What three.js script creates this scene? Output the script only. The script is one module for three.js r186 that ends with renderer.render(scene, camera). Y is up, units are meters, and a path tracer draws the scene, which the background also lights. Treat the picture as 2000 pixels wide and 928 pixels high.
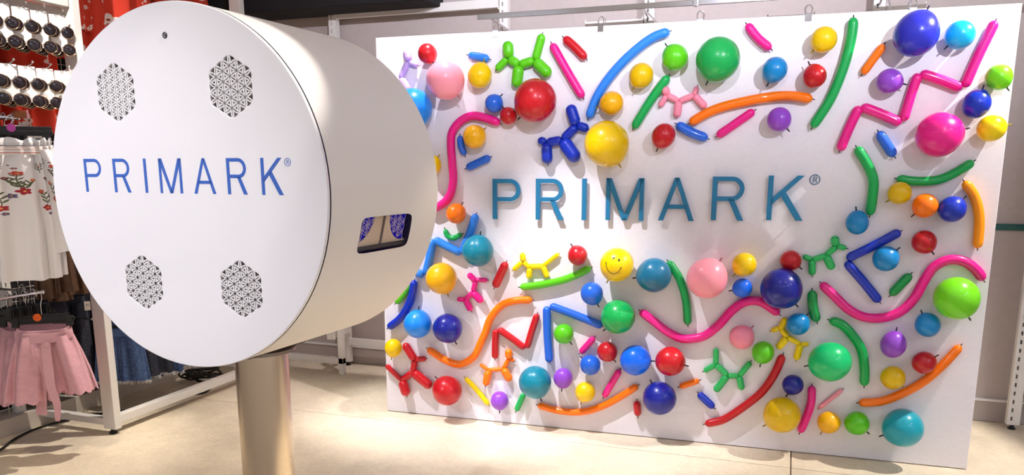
import * as THREE from 'three';
import { RoundedBoxGeometry } from 'three/addons/geometries/RoundedBoxGeometry.js';
import { mergeGeometries } from 'three/addons/utils/BufferGeometryUtils.js';
import { RectAreaLightUniformsLib } from 'three/addons/lights/RectAreaLightUniformsLib.js';

RectAreaLightUniformsLib.init();
const scene = new THREE.Scene();
const renderer = new THREE.WebGLRenderer({ antialias: true });
renderer.toneMapping = THREE.LinearToneMapping;
renderer.toneMappingExposure = 0.475;
renderer.shadowMap.enabled = true;

// ---------------------------------------------------------------- camera (a hand-held phone, the picture cropped towards the top)
const camera = new THREE.PerspectiveCamera(2 * Math.atan(464 / 1540) * 180 / Math.PI, 2000 / 928, 0.05, 60);
camera.position.set(0, 1.4864, 0);
camera.rotation.order = 'YXZ';
camera.rotation.set(-0.1972, 0.3385, 0);
camera.setViewOffset(2000, 928, 0, -169.17, 2000, 928);
scene.background = new THREE.Color(0x000000);

// ---------------------------------------------------------------- lights: ceiling track spots, plus unseen panels and spots added as fill
const CEIL = 3.3;
// unseen panels added for soft fill: x, z, width, depth, luminance
const FILL_PANELS = [
  [-3.6, 1.2, 1.2, 0.6, 11], [-1.0, 1.2, 1.2, 0.6, 6], [1.6, 1.2, 1.2, 0.6, 8],
  [-3.6, 2.7, 1.2, 0.6, 11], [-1.0, 2.7, 1.2, 0.6, 9], [1.6, 2.7, 1.2, 0.6, 9], [3.5, -1.8, 1.2, 0.6, 18], [3.5, 0.2, 1.2, 0.6, 34],
];
// spots: position, target, candela, cone angle, penumbra, colour, what it lights
const SPOTS = [
  [[-2.7, 3.1, -3.05], [-1.95, 0.2, -4.2], 64, 0.31, 0.6, 0xf8f6ff, 'the lower left of the balloon board'],
  [[-1.5, 3.1, -3.05], [-0.95, 0.15, -4.2], 70, 0.30, 0.6, 0xf8f6ff, 'the lower middle of the balloon board'],
  [[1.8, 3.1, -4.02], [0.7, 1.4, -4.25], 62, 0.44, 0.15, 0xfff6f0, 'the right end of the balloon board'],
  [[-1.75, 3.1, -3.93], [-2.1, 1.75, -4.2], 26, 0.38, 0.7, 0xfff2fa, 'the top left of the balloon board'],
  [[-0.4, 3.1, -1.7], [-1.55, 1.72, -1.81], 21, 0.215, 0.2, 0xfffaf6, 'the curved drum side'],
  [[-2.7, 3.1, -3.6], [-2.8, 0, -3.75], 26, 0.36, 0.7, 0xfff6ea, 'the floor between drum and board'],
  [[-2.7, 3.1, -3.7], [-3.6, 0.7, -2.95], 44, 0.36, 0.5, 0xfff4ea, 'the clothes rack'],
  [[-2.9, 3.1, -2.2], [-3.7, 2.1, -3.3], 28, 0.42, 0.4, 0xfff8f4, 'the sunglasses'],
  [[-0.2, 3.1, -0.9], [-1.2, 3.3, -4.2], 108, 0.58, 1.0, 0xececff, 'the upper left of the board, added wash'],  // added wash that lifts the upper left of the board
  [[1.6, 3.1, -1.0], [0.2, 3.3, -4.2], 112, 0.58, 1.0, 0xececff, 'the upper right of the board, added wash'],  // second added wash, evening out the upper right of the board
  [[-2.9, 3.1, -1.7], [-3.1, 0, -2.7], 12, 0.42, 0.6, 0xffe8c8, 'the floor left of the drum, added fill'],  // added lamp, raises the floor brightness at lower left
  [[-3.7, 3.1, 0.6], [-2.0, 1.3, -1.97], 74, 0.27, 0.9, 0xf2f2ff, 'the round drum front, added fill'],  // added fill from behind the camera to brighten the disc
  [[-3.9, 3.1, 1.6], [-5.4, 1.6, 0.8], 46, 0.5, 0.7, 0xffffff, 'the side wall display, added for its reflection'],  // added so the side display shows up in the glossy disc
  [[-0.6, 3.1, -2.5], [-0.75, 0, -2.65], 105, 0.32, 0.8, 0xfff0d8, 'the floor right of the drum, added for bounce'],  // added so floor bounce brightens the lower drum side
];
const ROUND = [
  [0.341, 2.094, 0.054, 1.054, -0.968, 1.392, 'red', 'small red round balloon tucked above the big pale pink balloon'],
  [0.465, 1.947, 0.105, 1.012, -0.867, 1.177, 'pink', 'big pale pink round balloon in the upper left of the balloon board'],
  [0.649, 1.969, 0.066, 1.077, 1.246, 1.182, 'yellow', 'yellow round balloon beneath the short blue sausage balloon at upper left'],
  [0.724, 1.822, 0.05, 1.0, 0.78, 1.053, 'blue', 'small blue round balloon above the small red one, left of the biggest red balloon'],
  [0.805, 1.756, 0.047, 1.02, 2.162, 1.341, 'red', 'small red round balloon touching the lower left of the biggest red balloon'],
  [0.973, 1.826, 0.112, 1.001, -2.351, 1.194, 'red', 'biggest red round balloon, below the lime balloon dog'],
  [0.269, 1.801, 0.109, 1.0, -1.524, 1.075, 'azure', 'big bright blue round balloon half hidden behind the drum near the purple balloon dog'],
  [0.615, 1.647, 0.064, 1.0, 0.612, 1.039, 'amber', 'golden round balloon inside the hook of the left pink snake balloon'],
  [0.353, 1.496, 0.055, 1.015, 0.839, 1.163, 'yellow', 'yellow round balloon peeking out beside the drum, left of the pink snake balloon'],
  [0.498, 1.227, 0.057, 1.026, 0.979, 1.155, 'orange', 'orange round balloon left of the first raised letter'],
  [0.637, 1.024, 0.089, 1.0, 1.404, 1.067, 'teal', 'teal round balloon over the lower end of the left blue zigzag balloon'],
  [0.414, 0.858, 0.09, 1.012, -1.166, 1.088, 'amber', 'big golden round balloon to the left of the hot pink balloon dog'],
  [0.257, 0.582, 0.083, 1.022, 1.481, 1.041, 'azure', 'bright sky blue round balloon touching a navy one in the lower left'],
  [0.446, 0.568, 0.086, 1.0, -1.027, 1.18, 'navy', 'navy round balloon touching the bright sky blue one in the lower left'],
  [0.079, 0.418, 0.053, 1.116, -1.78, 1.279, 'yellow', 'small yellow round balloon on the left edge of the board above the red balloon dog'],
  [0.437, 0.194, 0.088, 1.002, 2.318, 1.183, 'red', 'red round balloon beside the legs of the red balloon dog'],
  [0.752, 0.151, 0.054, 1.071, -1.581, 1.266, 'purple', 'small purple round balloon right of the thin yellow sausage at lower left'],
  [0.976, 0.291, 0.093, 1.0, -1.223, 1.089, 'teal', 'teal round balloon to the right of the orange balloon dog'],
  [1.13, 0.573, 0.056, 1.004, -0.872, 1.241, 'lime', 'small lime round balloon under the bent blue sausage balloon'],
  [1.13, 0.318, 0.056, 1.099, -1.673, 1.355, 'purple', 'small purple round balloon between the teal balloon and the yellow one, lower left'],
  [1.284, 0.407, 0.057, 1.0, 2.488, 1.169, 'blue', 'small blue round balloon below the short pink sausage, left of a red balloon'],
  [1.377, 0.489, 0.056, 1.0, -0.849, 1.285, 'red', 'small red round balloon between two blue balloons in the lower middle'],
  [1.258, 0.249, 0.057, 1.036, -1.901, 1.261, 'yellow', 'small yellow round balloon sitting above the curved orange sausage at the bottom'],
  [1.537, 0.459, 0.083, 1.0, 0.027, 0.973, 'azure2', 'big blue round balloon left of the big red one in the lower middle'],
  [1.722, 0.466, 0.079, 1.001, -0.197, 1.096, 'red', 'big red round balloon above the big navy one in the lower middle'],
  [1.674, 0.26, 0.09, 1.005, 2.069, 1.15, 'navy', 'big navy round balloon at the bottom middle beside a tiny red sausage'],
  [1.437, 0.694, 0.092, 1.0, -2.327, 1.213, 'green', 'big green round balloon at the end of the bent blue sausage balloon'],
  [1.286, 0.808, 0.062, 1.048, -1.055, 1.251, 'blue', 'blue round balloon below the long lime sausage balloon'],
  [1.201, 1.013, 0.054, 1.04, 2.124, 1.219, 'red', 'small red round balloon above the long lime sausage balloon'],
  [1.423, 0.974, 0.09, 1.011, -2.055, 1.179, 'yellow', 'yellow round balloon with a drawn smiling face'],
  [1.62, 0.927, 0.091, 1.0, -2.957, 1.105, 'petrol', 'dark teal round balloon right of the smiling yellow balloon'],
  [1.894, 0.924, 0.104, 1.011, 1.0, 1.079, 'pink', 'big pale pink round balloon in the middle, right of a long green sausage'],
  [2.072, 0.996, 0.061, 1.0, -2.266, 1.193, 'yellow', 'yellow round balloon right of the big pink balloon in the middle'],
  [2.069, 0.874, 0.05, 1.01, -2.864, 1.149, 'azure2', 'small blue round balloon directly below a yellow one, above the pink wave balloon'],
  [2.294, 1.024, 0.052, 1.005, -0.63, 1.168, 'red', 'small red round balloon on top of the biggest navy balloon'],
  [2.258, 0.887, 0.102, 1.0, -0.812, 1.052, 'navy', 'biggest navy round balloon, over the right end of the pink wave balloon'],
  [2.081, 0.619, 0.064, 1.0, 0.859, 1.216, 'pink2', 'small pale pink round balloon below the pink wave balloon'],
  [2.19, 0.543, 0.057, 1.07, -1.706, 1.26, 'lime', 'lime round balloon below the small pale pink balloon, left of the yellow dog'],
  [2.351, 0.703, 0.057, 1.005, 0.918, 1.119, 'sky', 'blue round balloon over the yellow balloon dog on the right'],
  [2.511, 0.528, 0.1, 1.041, -2.873, 1.085, 'emerald', 'biggest green round balloon in the lower right of the board'],
  [2.347, 0.382, 0.053, 1.0, -1.98, 1.236, 'navy', 'small navy round balloon above the big yellow one at the bottom right'],
  [2.302, 0.228, 0.093, 1.004, -2.461, 1.167, 'yellow2', 'big yellow round balloon on the bottom right beside a pink sausage'],
  [2.533, 0.199, 0.057, 1.014, -2.073, 1.227, 'amber', 'small golden round balloon left of the lime one along the bottom edge'],
  [2.665, 0.209, 0.06, 1.004, -0.679, 1.289, 'lime', 'lime round balloon between the golden and big teal balloons along the bottom edge'],
  [2.871, 0.217, 0.095, 1.0, -2.642, 1.116, 'turquoise', 'big turquoise round balloon in the bottom right corner of the board'],
  [2.81, 0.46, 0.058, 1.0, -0.705, 1.29, 'yellow2', 'yellow round balloon just above the long orange sausage at lower right'],
  [2.942, 0.546, 0.055, 1.014, 0.621, 1.216, 'red', 'red round balloon lying on the long orange sausage at lower right'],
  [2.797, 0.629, 0.062, 1.156, 1.465, 1.109, 'purple', 'purple round balloon at lower right below the pink S shaped balloon'],
  [2.94, 0.735, 0.058, 1.076, 2.052, 1.123, 'sky', 'blue round balloon below left of the biggest lime balloon'],
  [3.043, 0.877, 0.1, 1.02, -0.977, 1.182, 'lime2', 'biggest lime round balloon near the right edge under the pink S shaped balloon'],
  [2.728, 1.049, 0.061, 1.0, 0.781, 1.196, 'sky', 'blue round balloon inside the navy V shaped sausage balloon'],
  [2.888, 1.134, 0.056, 1.014, -0.879, 1.236, 'red', 'red round balloon above the crest of the right pink S shaped balloon'],
  [2.587, 1.22, 0.055, 1.125, 1.727, 1.111, 'sky', 'blue round balloon at the lower end of the green sausage beside the registered mark'],
  [2.762, 1.363, 0.053, 1.0, -2.48, 1.208, 'yellow2', 'yellow round balloon under the left end of the horizontal green sausage'],
  [2.876, 1.305, 0.057, 1.0, -2.375, 1.18, 'orange', 'orange round balloon between a yellow and a blue balloon on the right'],
  [2.991, 1.291, 0.061, 1.011, 0.86, 1.116, 'royal', 'royal blue round balloon between the orange balloon and the orange sausage at right'],
  [2.898, 1.63, 0.101, 1.0, 0.231, 1.06, 'hotpink', 'big hot pink round balloon on the right side of the board'],
  [2.762, 2.077, 0.098, 1.068, 1.232, 1.163, 'royal2', 'biggest royal blue round balloon at the top right of the board'],
  [2.946, 2.068, 0.063, 1.002, -2.343, 1.109, 'cyan', 'cyan round balloon in the top right corner'],
  [2.373, 2.074, 0.06, 1.003, -2.314, 1.132, 'yellow', 'yellow round balloon left of the long green sausage at the top'],
  [2.344, 1.911, 0.055, 1.04, 2.026, 1.126, 'red', 'red round balloon below a yellow one, left of the long top green sausage'],
  [2.674, 1.877, 0.057, 1.055, -0.236, 1.17, 'purple', 'purple round balloon above the hot pink zigzag balloon'],
  [3.122, 1.88, 0.056, 1.027, -0.903, 1.223, 'lime2', 'lime round balloon at the right edge above a royal blue one'],
  [3.044, 1.766, 0.061, 1.118, 1.317, 1.177, 'royal', 'royal blue round balloon between lime and yellow balloons at the right edge'],
  [3.115, 1.657, 0.06, 1.03, 0.209, 1.176, 'lemon', 'yellow round balloon at the right edge beside the big hot pink balloon'],
  [2.196, 1.712, 0.058, 1.007, -0.842, 1.224, 'purple', 'purple round balloon under the right end of the long orange sausage at the top'],
  [2.161, 1.944, 0.06, 1.073, -1.978, 1.139, 'sky', 'blue round balloon above the long orange sausage at the top'],
  [1.894, 1.998, 0.106, 1.017, -1.973, 1.079, 'green', 'biggest green round balloon at the top centre'],
  [1.683, 2.021, 0.065, 1.023, 2.211, 1.237, 'lime', 'lime round balloon left of the biggest green balloon at the top'],
  [1.517, 1.939, 0.062, 1.06, -2.122, 1.21, 'yellow2', 'yellow egg shaped balloon under the arched blue sausage'],
  [1.64, 1.639, 0.061, 1.115, -1.977, 1.21, 'red', 'red round balloon below the pale pink balloon dog'],
  [1.368, 1.807, 0.061, 1.045, -2.878, 1.134, 'amber', 'golden round balloon directly above the biggest yellow balloon'],
  [1.359, 1.601, 0.116, 1.037, -1.0, 1.116, 'yellow2', 'biggest yellow round balloon, above the raised lettering'],
];
const LONG = [
  [[[0.568, 2.082], [0.628, 2.07], [0.689, 2.055]], 0.022, 'skyblue', 'short blue sausage balloon above a yellow balloon at upper left'],
  [[[0.75, 1.718], [0.67, 1.747], [0.584, 1.76], [0.511, 1.727], [0.467, 1.67], [0.46, 1.602], [0.467, 1.5], [0.469, 1.397], [0.439, 1.311], [0.366, 1.258], [0.308, 1.243]], 0.024, 'hotpink', 'long hot pink snake balloon bending beside the drum'],
  [[[0.514, 1.656], [0.519, 1.6], [0.54, 1.549]], 0.019, 'blue', 'short upright blue sausage balloon left of the golden balloon'],
  [[[0.549, 1.477], [0.692, 1.538]], 0.022, 'blue', 'short slanting blue sausage balloon below the golden balloon'],
  [[[0.412, 1.134], [0.429, 1.095], [0.464, 1.085], [0.516, 1.109]], 0.016, 'green', 'little green smile shaped sausage balloon under the orange balloon'],
  [[[0.217, 0.832], [0.191, 0.715], [0.118, 0.599], [0.034, 0.532]], 0.024, 'royal', 'curved navy sausage balloon at the left edge of the board'],
  [[[0.089, 0.687], [0.14, 0.74], [0.179, 0.803]], 0.021, 'lime', 'lime sausage balloon almost hidden behind the drum'],
  [[[0.785, 0.959], [0.751, 0.888], [0.714, 0.81]], 0.025, 'red', 'short red sausage balloon left of the yellow balloon dog'],
  [[[0.938, 0.749], [0.844, 0.742], [0.759, 0.711], [0.689, 0.632], [0.652, 0.536], [0.626, 0.48], [0.584, 0.397], [0.497, 0.344], [0.412, 0.357], [0.289, 0.423]], 0.022, 'orange', 'long orange S shaped sausage balloon in the lower left'],
  [[[0.865, 0.819], [0.99, 0.839], [1.14, 0.88], [1.269, 0.945]], 0.021, 'lime', 'long lime sausage balloon under the yellow balloon dog'],
  [[[0.525, 0.26], [0.601, 0.188], [0.672, 0.107]], 0.015, 'lemon', 'thin yellow sausage balloon right of the lower red balloon'],
  [[[0.89, 0.199], [0.841, 0.086]], 0.017, 'green', 'short green sausage balloon under the lower left teal balloon'],
  [[[0.972, 0.136], [1.112, 0.113], [1.242, 0.122], [1.357, 0.168], [1.462, 0.237], [1.546, 0.302]], 0.02, 'orange', 'long curved orange sausage balloon along the bottom of the board'],
  [[[1.543, 0.214], [1.551, 0.126]], 0.021, 'red', 'tiny upright red sausage balloon beside the big navy balloon'],
  [[[1.444, 0.384], [1.408, 0.317], [1.356, 0.217]], 0.019, 'hotpink', 'pink sausage balloon above the right part of the curved orange one'],
  [[[1.296, 0.557], [1.217, 0.461]], 0.019, 'hotpink', 'short pink sausage balloon right of the small lime balloon'],
  [[[1.544, 0.722], [1.622, 0.667], [1.693, 0.617], [1.765, 0.585], [1.807, 0.583], [1.884, 0.602], [1.957, 0.665], [2.022, 0.748], [2.086, 0.798], [2.151, 0.806], [2.212, 0.777], [2.258, 0.742]], 0.024, 'hotpink', 'long hot pink wave balloon across the lower middle of the board'],
  [[[1.683, 0.996], [1.745, 0.909], [1.784, 0.798], [1.801, 0.658]], 0.022, 'green2', 'long green sausage balloon between dark teal and pale pink balloons'],
  [[[1.77, 0.312], [1.874, 0.358]], 0.017, 'orange', 'short orange sausage balloon right of the big navy balloon'],
  [[[1.872, 0.287], [1.959, 0.212]], 0.021, 'royal', 'short navy sausage balloon near the bottom, left of the long red one'],
  [[[1.915, 0.117], [2.008, 0.151], [2.109, 0.232], [2.201, 0.328], [2.258, 0.435], [2.289, 0.531]], 0.022, 'red', 'long curved red sausage balloon at the bottom right of the middle'],
  [[[2.441, 0.379], [2.443, 0.288], [2.422, 0.192], [2.399, 0.119]], 0.021, 'hotpink', 'pink sausage balloon leaning against the big yellow balloon'],
  [[[2.588, 0.367], [2.485, 0.259]], 0.012, 'pink', 'thin pale pink sausage balloon under the biggest green round balloon'],
  [[[2.669, 0.307], [2.77, 0.324], [2.86, 0.37], [2.954, 0.442], [3.037, 0.541], [3.099, 0.636]], 0.022, 'orange', 'long orange sausage balloon in the lower right corner'],
  [[[2.499, 0.727], [2.559, 0.707], [2.613, 0.655], [2.658, 0.588], [2.682, 0.486], [2.687, 0.398]], 0.024, 'green', 'curved green sausage balloon right of the biggest green round balloon'],
  [[[2.407, 0.875], [2.417, 0.789], [2.442, 0.713]], 0.025, 'green2', 'short upright green sausage balloon right of the biggest navy balloon'],
  [[[2.445, 0.913], [2.508, 0.856], [2.581, 0.789], [2.656, 0.752], [2.739, 0.752], [2.812, 0.782], [2.872, 0.851], [2.911, 0.946], [2.947, 1.012], [3.006, 1.049], [3.073, 1.044], [3.129, 1.004], [3.164, 0.957]], 0.024, 'hotpink', 'long hot pink S shaped balloon on the right of the board'],
  [[[2.85, 0.976], [2.768, 0.866]], 0.023, 'green2', 'short green sausage balloon inside the curve of the right pink S balloon'],
  [[[2.558, 1.579], [2.609, 1.504], [2.645, 1.426], [2.648, 1.339], [2.643, 1.253]], 0.024, 'green', 'curved green sausage balloon next to the raised registered mark'],
  [[[2.747, 1.43], [2.84, 1.418], [2.931, 1.427], [3.004, 1.464], [3.067, 1.511]], 0.022, 'green', 'horizontal curved green sausage balloon below the big hot pink balloon'],
  [[[3.035, 1.419], [3.084, 1.351], [3.114, 1.26], [3.123, 1.108]], 0.023, 'tangerine', 'upright golden orange sausage balloon at the right edge'],
  [[[2.648, 1.65], [2.686, 1.595], [2.729, 1.533]], 0.024, 'blue', 'short blue sausage balloon below the hot pink zigzag balloon'],
  [[[2.351, 1.673], [2.425, 1.806], [2.476, 1.967], [2.497, 2.093], [2.498, 2.173]], 0.024, 'green', 'long green sausage balloon reaching the top edge of the board'],
  [[[2.641, 2.046], [2.557, 1.916]], 0.02, 'orange', 'short orange sausage balloon left of the biggest royal blue balloon'],
  [[[2.017, 2.168], [2.073, 2.101], [2.138, 2.046]], 0.022, 'hotpink', 'short pink sausage balloon at the top, right of the biggest green balloon'],
  [[[1.763, 1.702], [1.875, 1.763], [2.032, 1.804], [2.187, 1.824], [2.263, 1.822], [2.344, 1.806]], 0.024, 'orange', 'long orange sausage balloon arching below the top centre'],
  [[[1.902, 1.636], [2.078, 1.759]], 0.022, 'hotpink', 'pink sausage balloon under the long arching orange one'],
  [[[1.699, 1.7], [1.77, 1.659], [1.859, 1.625]], 0.025, 'blue', 'short blue sausage balloon right of the red balloon above the lettering'],
  [[[1.651, 1.938], [1.567, 1.823], [1.479, 1.681]], 0.023, 'green', 'green sausage balloon left of the pale pink balloon dog'],
  [[[1.241, 1.736], [1.289, 1.854], [1.378, 1.975], [1.486, 2.074], [1.572, 2.129], [1.648, 2.152]], 0.024, 'skyblue', 'long arched blue sausage balloon at the top of the board'],
  [[[1.101, 2.148], [1.156, 2.103], [1.223, 2.036]], 0.023, 'red', 'short red sausage balloon at the top left beside a pink one'],
  [[[1.036, 2.121], [1.108, 2.002], [1.21, 1.841]], 0.023, 'hotpink', 'straight pink sausage balloon at the top right of the lime dog'],
];
const TWIST = [
  ['zigzag_balloon', [[0.607, 1.225, 0.516, 0.993, 0.024], [0.516, 0.999, 0.346, 1.076, 0.024], [0.34, 1.076, 0.29, 0.866, 0.025], [0.281, 0.865, 0.206, 0.889, 0.025]], 'skyblue', 'blue zigzag balloon at the left, running behind a teal balloon'],
  ['zigzag_balloon', [[0.714, 0.391, 0.721, 0.568, 0.02], [0.733, 0.571, 0.896, 0.465, 0.02], [0.906, 0.467, 0.968, 0.672, 0.02]], 'red', 'red zigzag balloon above the orange balloon dog'],
  ['zigzag_balloon', [[1.041, 0.395, 1.023, 0.719, 0.024], [1.04, 0.723, 1.342, 0.624, 0.023]], 'blue', 'bent blue sausage balloon with a hanging leg in the lower middle'],
  ['zigzag_balloon', [[2.787, 1.18, 2.555, 1.038, 0.023], [2.553, 1.025, 2.723, 0.83, 0.023]], 'royal', 'navy V shaped sausage balloon on the right'],
  ['zigzag_balloon', [[2.484, 1.561, 2.557, 1.77, 0.024], [2.562, 1.768, 2.746, 1.687, 0.024], [2.752, 1.696, 2.798, 1.912, 0.023], [2.804, 1.912, 2.987, 1.838, 0.023], [2.993, 1.842, 3.09, 2.128, 0.023]], 'hotpink', 'hot pink zigzag balloon climbing to the top right corner'],
  ['balloon_dog', [[0.796, 2.143, 0.802, 2.055, 0.03], [0.793, 2.056, 0.728, 1.998, 0.021], [0.799, 2.056, 0.859, 2.018, 0.025], [0.859, 2.016, 0.845, 1.902, 0.031], [0.859, 2.018, 0.943, 2.039, 0.025], [0.946, 2.038, 1.032, 1.957, 0.031], [0.946, 2.039, 0.986, 2.171, 0.023]], 'lime', 'lime balloon dog with raised tail at the top left'],
  ['balloon_dog', [[1.14, 1.807, 1.178, 1.698, 0.031], [1.18, 1.703, 1.244, 1.679, 0.024], [1.179, 1.698, 1.103, 1.626, 0.026], [1.106, 1.626, 1.19, 1.515, 0.038], [1.103, 1.626, 1.013, 1.613, 0.025], [1.014, 1.615, 0.964, 1.628, 0.022], [1.014, 1.611, 1.022, 1.501, 0.03]], 'royal', 'navy balloon dog left of the biggest yellow balloon'],
  ['balloon_dog', [[1.633, 1.887, 1.646, 1.842, 0.021], [1.645, 1.845, 1.609, 1.788, 0.016], [1.643, 1.845, 1.707, 1.811, 0.016], [1.706, 1.812, 1.698, 1.732, 0.021], [1.706, 1.811, 1.78, 1.841, 0.016], [1.78, 1.841, 1.842, 1.778, 0.019], [1.78, 1.839, 1.794, 1.883, 0.014]], 'pink2', 'pale pink balloon dog beside the green sausage'],
  ['balloon_dog', [[0.876, 1.014, 0.884, 0.962, 0.017], [0.879, 0.965, 0.821, 0.913, 0.014], [0.881, 0.963, 0.922, 0.93, 0.014], [0.921, 0.93, 0.916, 0.868, 0.018], [0.92, 0.937, 0.999, 0.942, 0.017], [0.997, 0.942, 1.025, 0.878, 0.017], [0.993, 0.94, 1.086, 1.014, 0.013]], 'lemon', 'yellow balloon dog standing on the long lime sausage'],
  ['balloon_dog', [[0.551, 0.883, 0.597, 0.842, 0.018], [0.593, 0.849, 0.668, 0.85, 0.013], [0.596, 0.843, 0.581, 0.777, 0.016], [0.581, 0.778, 0.639, 0.721, 0.022], [0.581, 0.777, 0.53, 0.729, 0.015], [0.53, 0.731, 0.479, 0.728, 0.014], [0.532, 0.73, 0.569, 0.666, 0.019]], 'hotpink', 'hot pink balloon dog in the lower left'],
  ['balloon_dog', [[0.14, 0.446, 0.206, 0.346, 0.025], [0.203, 0.351, 0.276, 0.359, 0.017], [0.204, 0.347, 0.192, 0.27, 0.02], [0.196, 0.275, 0.313, 0.187, 0.03], [0.195, 0.272, 0.114, 0.213, 0.021], [0.112, 0.211, 0.009, 0.299, 0.016], [0.121, 0.216, 0.15, 0.119, 0.03]], 'red', 'red balloon dog in the bottom left corner'],
  ['balloon_dog', [[0.796, 0.457, 0.8, 0.397, 0.022], [0.8, 0.397, 0.827, 0.385, 0.01], [0.797, 0.397, 0.765, 0.335, 0.014], [0.766, 0.339, 0.809, 0.266, 0.024], [0.762, 0.333, 0.67, 0.319, 0.013], [0.67, 0.316, 0.617, 0.35, 0.011], [0.675, 0.32, 0.657, 0.226, 0.023]], 'orange', 'orange balloon dog in the bottom left'],
  ['balloon_dog', [[2.491, 1.151, 2.502, 1.098, 0.021], [2.507, 1.1, 2.552, 1.089, 0.014], [2.505, 1.099, 2.46, 1.051, 0.016], [2.46, 1.053, 2.496, 0.982, 0.021], [2.462, 1.053, 2.396, 1.025, 0.016], [2.396, 1.027, 2.352, 1.045, 0.014], [2.396, 1.026, 2.403, 0.949, 0.018]], 'green3', 'green balloon dog right of the small red balloon'],
  ['balloon_dog', [[2.292, 0.726, 2.267, 0.662, 0.016], [2.266, 0.67, 2.224, 0.651, 0.013], [2.269, 0.668, 2.306, 0.625, 0.015], [2.303, 0.626, 2.261, 0.56, 0.019], [2.304, 0.625, 2.369, 0.592, 0.014], [2.37, 0.59, 2.413, 0.593, 0.012], [2.371, 0.591, 2.355, 0.507, 0.018]], 'lemon', 'yellow balloon dog half covered by a blue balloon'],
  ['balloon_dog', [[1.953, 0.54, 1.955, 0.452, 0.015], [1.955, 0.452, 1.895, 0.409, 0.015], [1.956, 0.452, 2.02, 0.396, 0.018], [2.018, 0.397, 1.959, 0.304, 0.02], [2.018, 0.394, 2.079, 0.399, 0.015], [2.079, 0.399, 2.097, 0.324, 0.018], [2.079, 0.399, 2.132, 0.48, 0.016]], 'green3', 'green balloon dog near the bottom above the long red sausage'],
  ['balloon_dog', [[0.205, 2.128, 0.212, 2.06, 0.025], [0.206, 2.061, 0.265, 2.039, 0.016], [0.207, 2.061, 0.158, 1.971, 0.017], [0.162, 1.973, 0.21, 1.898, 0.025], [0.159, 1.971, 0.098, 1.94, 0.019]], 'lilac', 'pale purple balloon dog in the top left corner'],
];

// ---------------------------------------------------------------- helpers
let seed = 7;
const rnd = () => { seed = (seed * 1664525 + 1013904223) >>> 0; return seed / 4294967296; };
const taken = {};
function numbered(n) { const k = taken[n] = (taken[n] ?? -1) + 1; return k ? `${n}_${String(k).padStart(3, '0')}` : n; }
function shade(o) { o.traverse(m => { if (m.isMesh) { m.castShadow = m.receiveShadow = true; } }); return o; }
function part(name, geometry, material, parent) {
  const g = Array.isArray(geometry) ? merge(geometry) : geometry;
  const m = new THREE.Mesh(g, material); m.name = name; m.castShadow = m.receiveShadow = true; parent.add(m); return m;
}
function merge(list) {
  const l = list.map(g => { const q = g.index ? g.toNonIndexed() : g; for (const k of Object.keys(q.attributes)) if (!['position', 'normal', 'uv'].includes(k)) q.deleteAttribute(k); return q; });
  return l.length === 1 ? l[0] : mergeGeometries(l);
}
function thing(name, label, category, [x, y, z] = [0, 0, 0], turn = 0, group) {
  const o = new THREE.Group(); o.name = numbered(name); o.position.set(x, y, z); o.rotation.y = turn;
  o.userData = { label, category }; if (group) o.userData.group = group; scene.add(o); return o;
}
function structure(name, geometry, material, label, category = 'room') {
  const m = part(name, geometry, material, scene); m.userData = { kind: 'structure', label, category }; return m;
}
function copyOf(o, label, p, turn) {
  const c = o.clone(); c.name = numbered(o.name.replace(/_\d{3}$/, '')); c.userData = { ...o.userData, label };
  if (p) c.position.set(...p); if (turn !== undefined) c.rotation.y = turn; scene.add(c); return c;
}
const box = (w, h, d, x = 0, y = 0, z = 0) => new THREE.BoxGeometry(w, h, d).translate(x, y, z);
const rbox = (w, h, d, r, x = 0, y = 0, z = 0) => new RoundedBoxGeometry(w, h, d, 2, r).translate(x, y, z);
const cylY = (r, h, x = 0, y = 0, z = 0, n = 24, r2 = r) => new THREE.CylinderGeometry(r2, r, h, n).translate(x, y, z);
const V = (x, y, z = 0) => new THREE.Vector3(x, y, z);
function bar(a, b, r, n = 8) {               // round bar from a to b
  const A = V(...a), B = V(...b), d = B.clone().sub(A), g = new THREE.CylinderGeometry(r, r, d.length(), n);
  g.applyQuaternion(new THREE.Quaternion().setFromUnitVectors(V(0, 1, 0), d.clone().normalize()));
  return g.translate(...A.add(B).multiplyScalar(0.5).toArray());
}
const tube = (pts, r, n = 40, m = 8, closed = false) => new THREE.TubeGeometry(new THREE.CatmullRomCurve3(pts.map(p => V(...p)), closed), n, r, m, closed);
function mat(color, roughness = 0.6, o = {}) { return new THREE.MeshPhysicalMaterial({ color, roughness, ...o }); }
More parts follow.
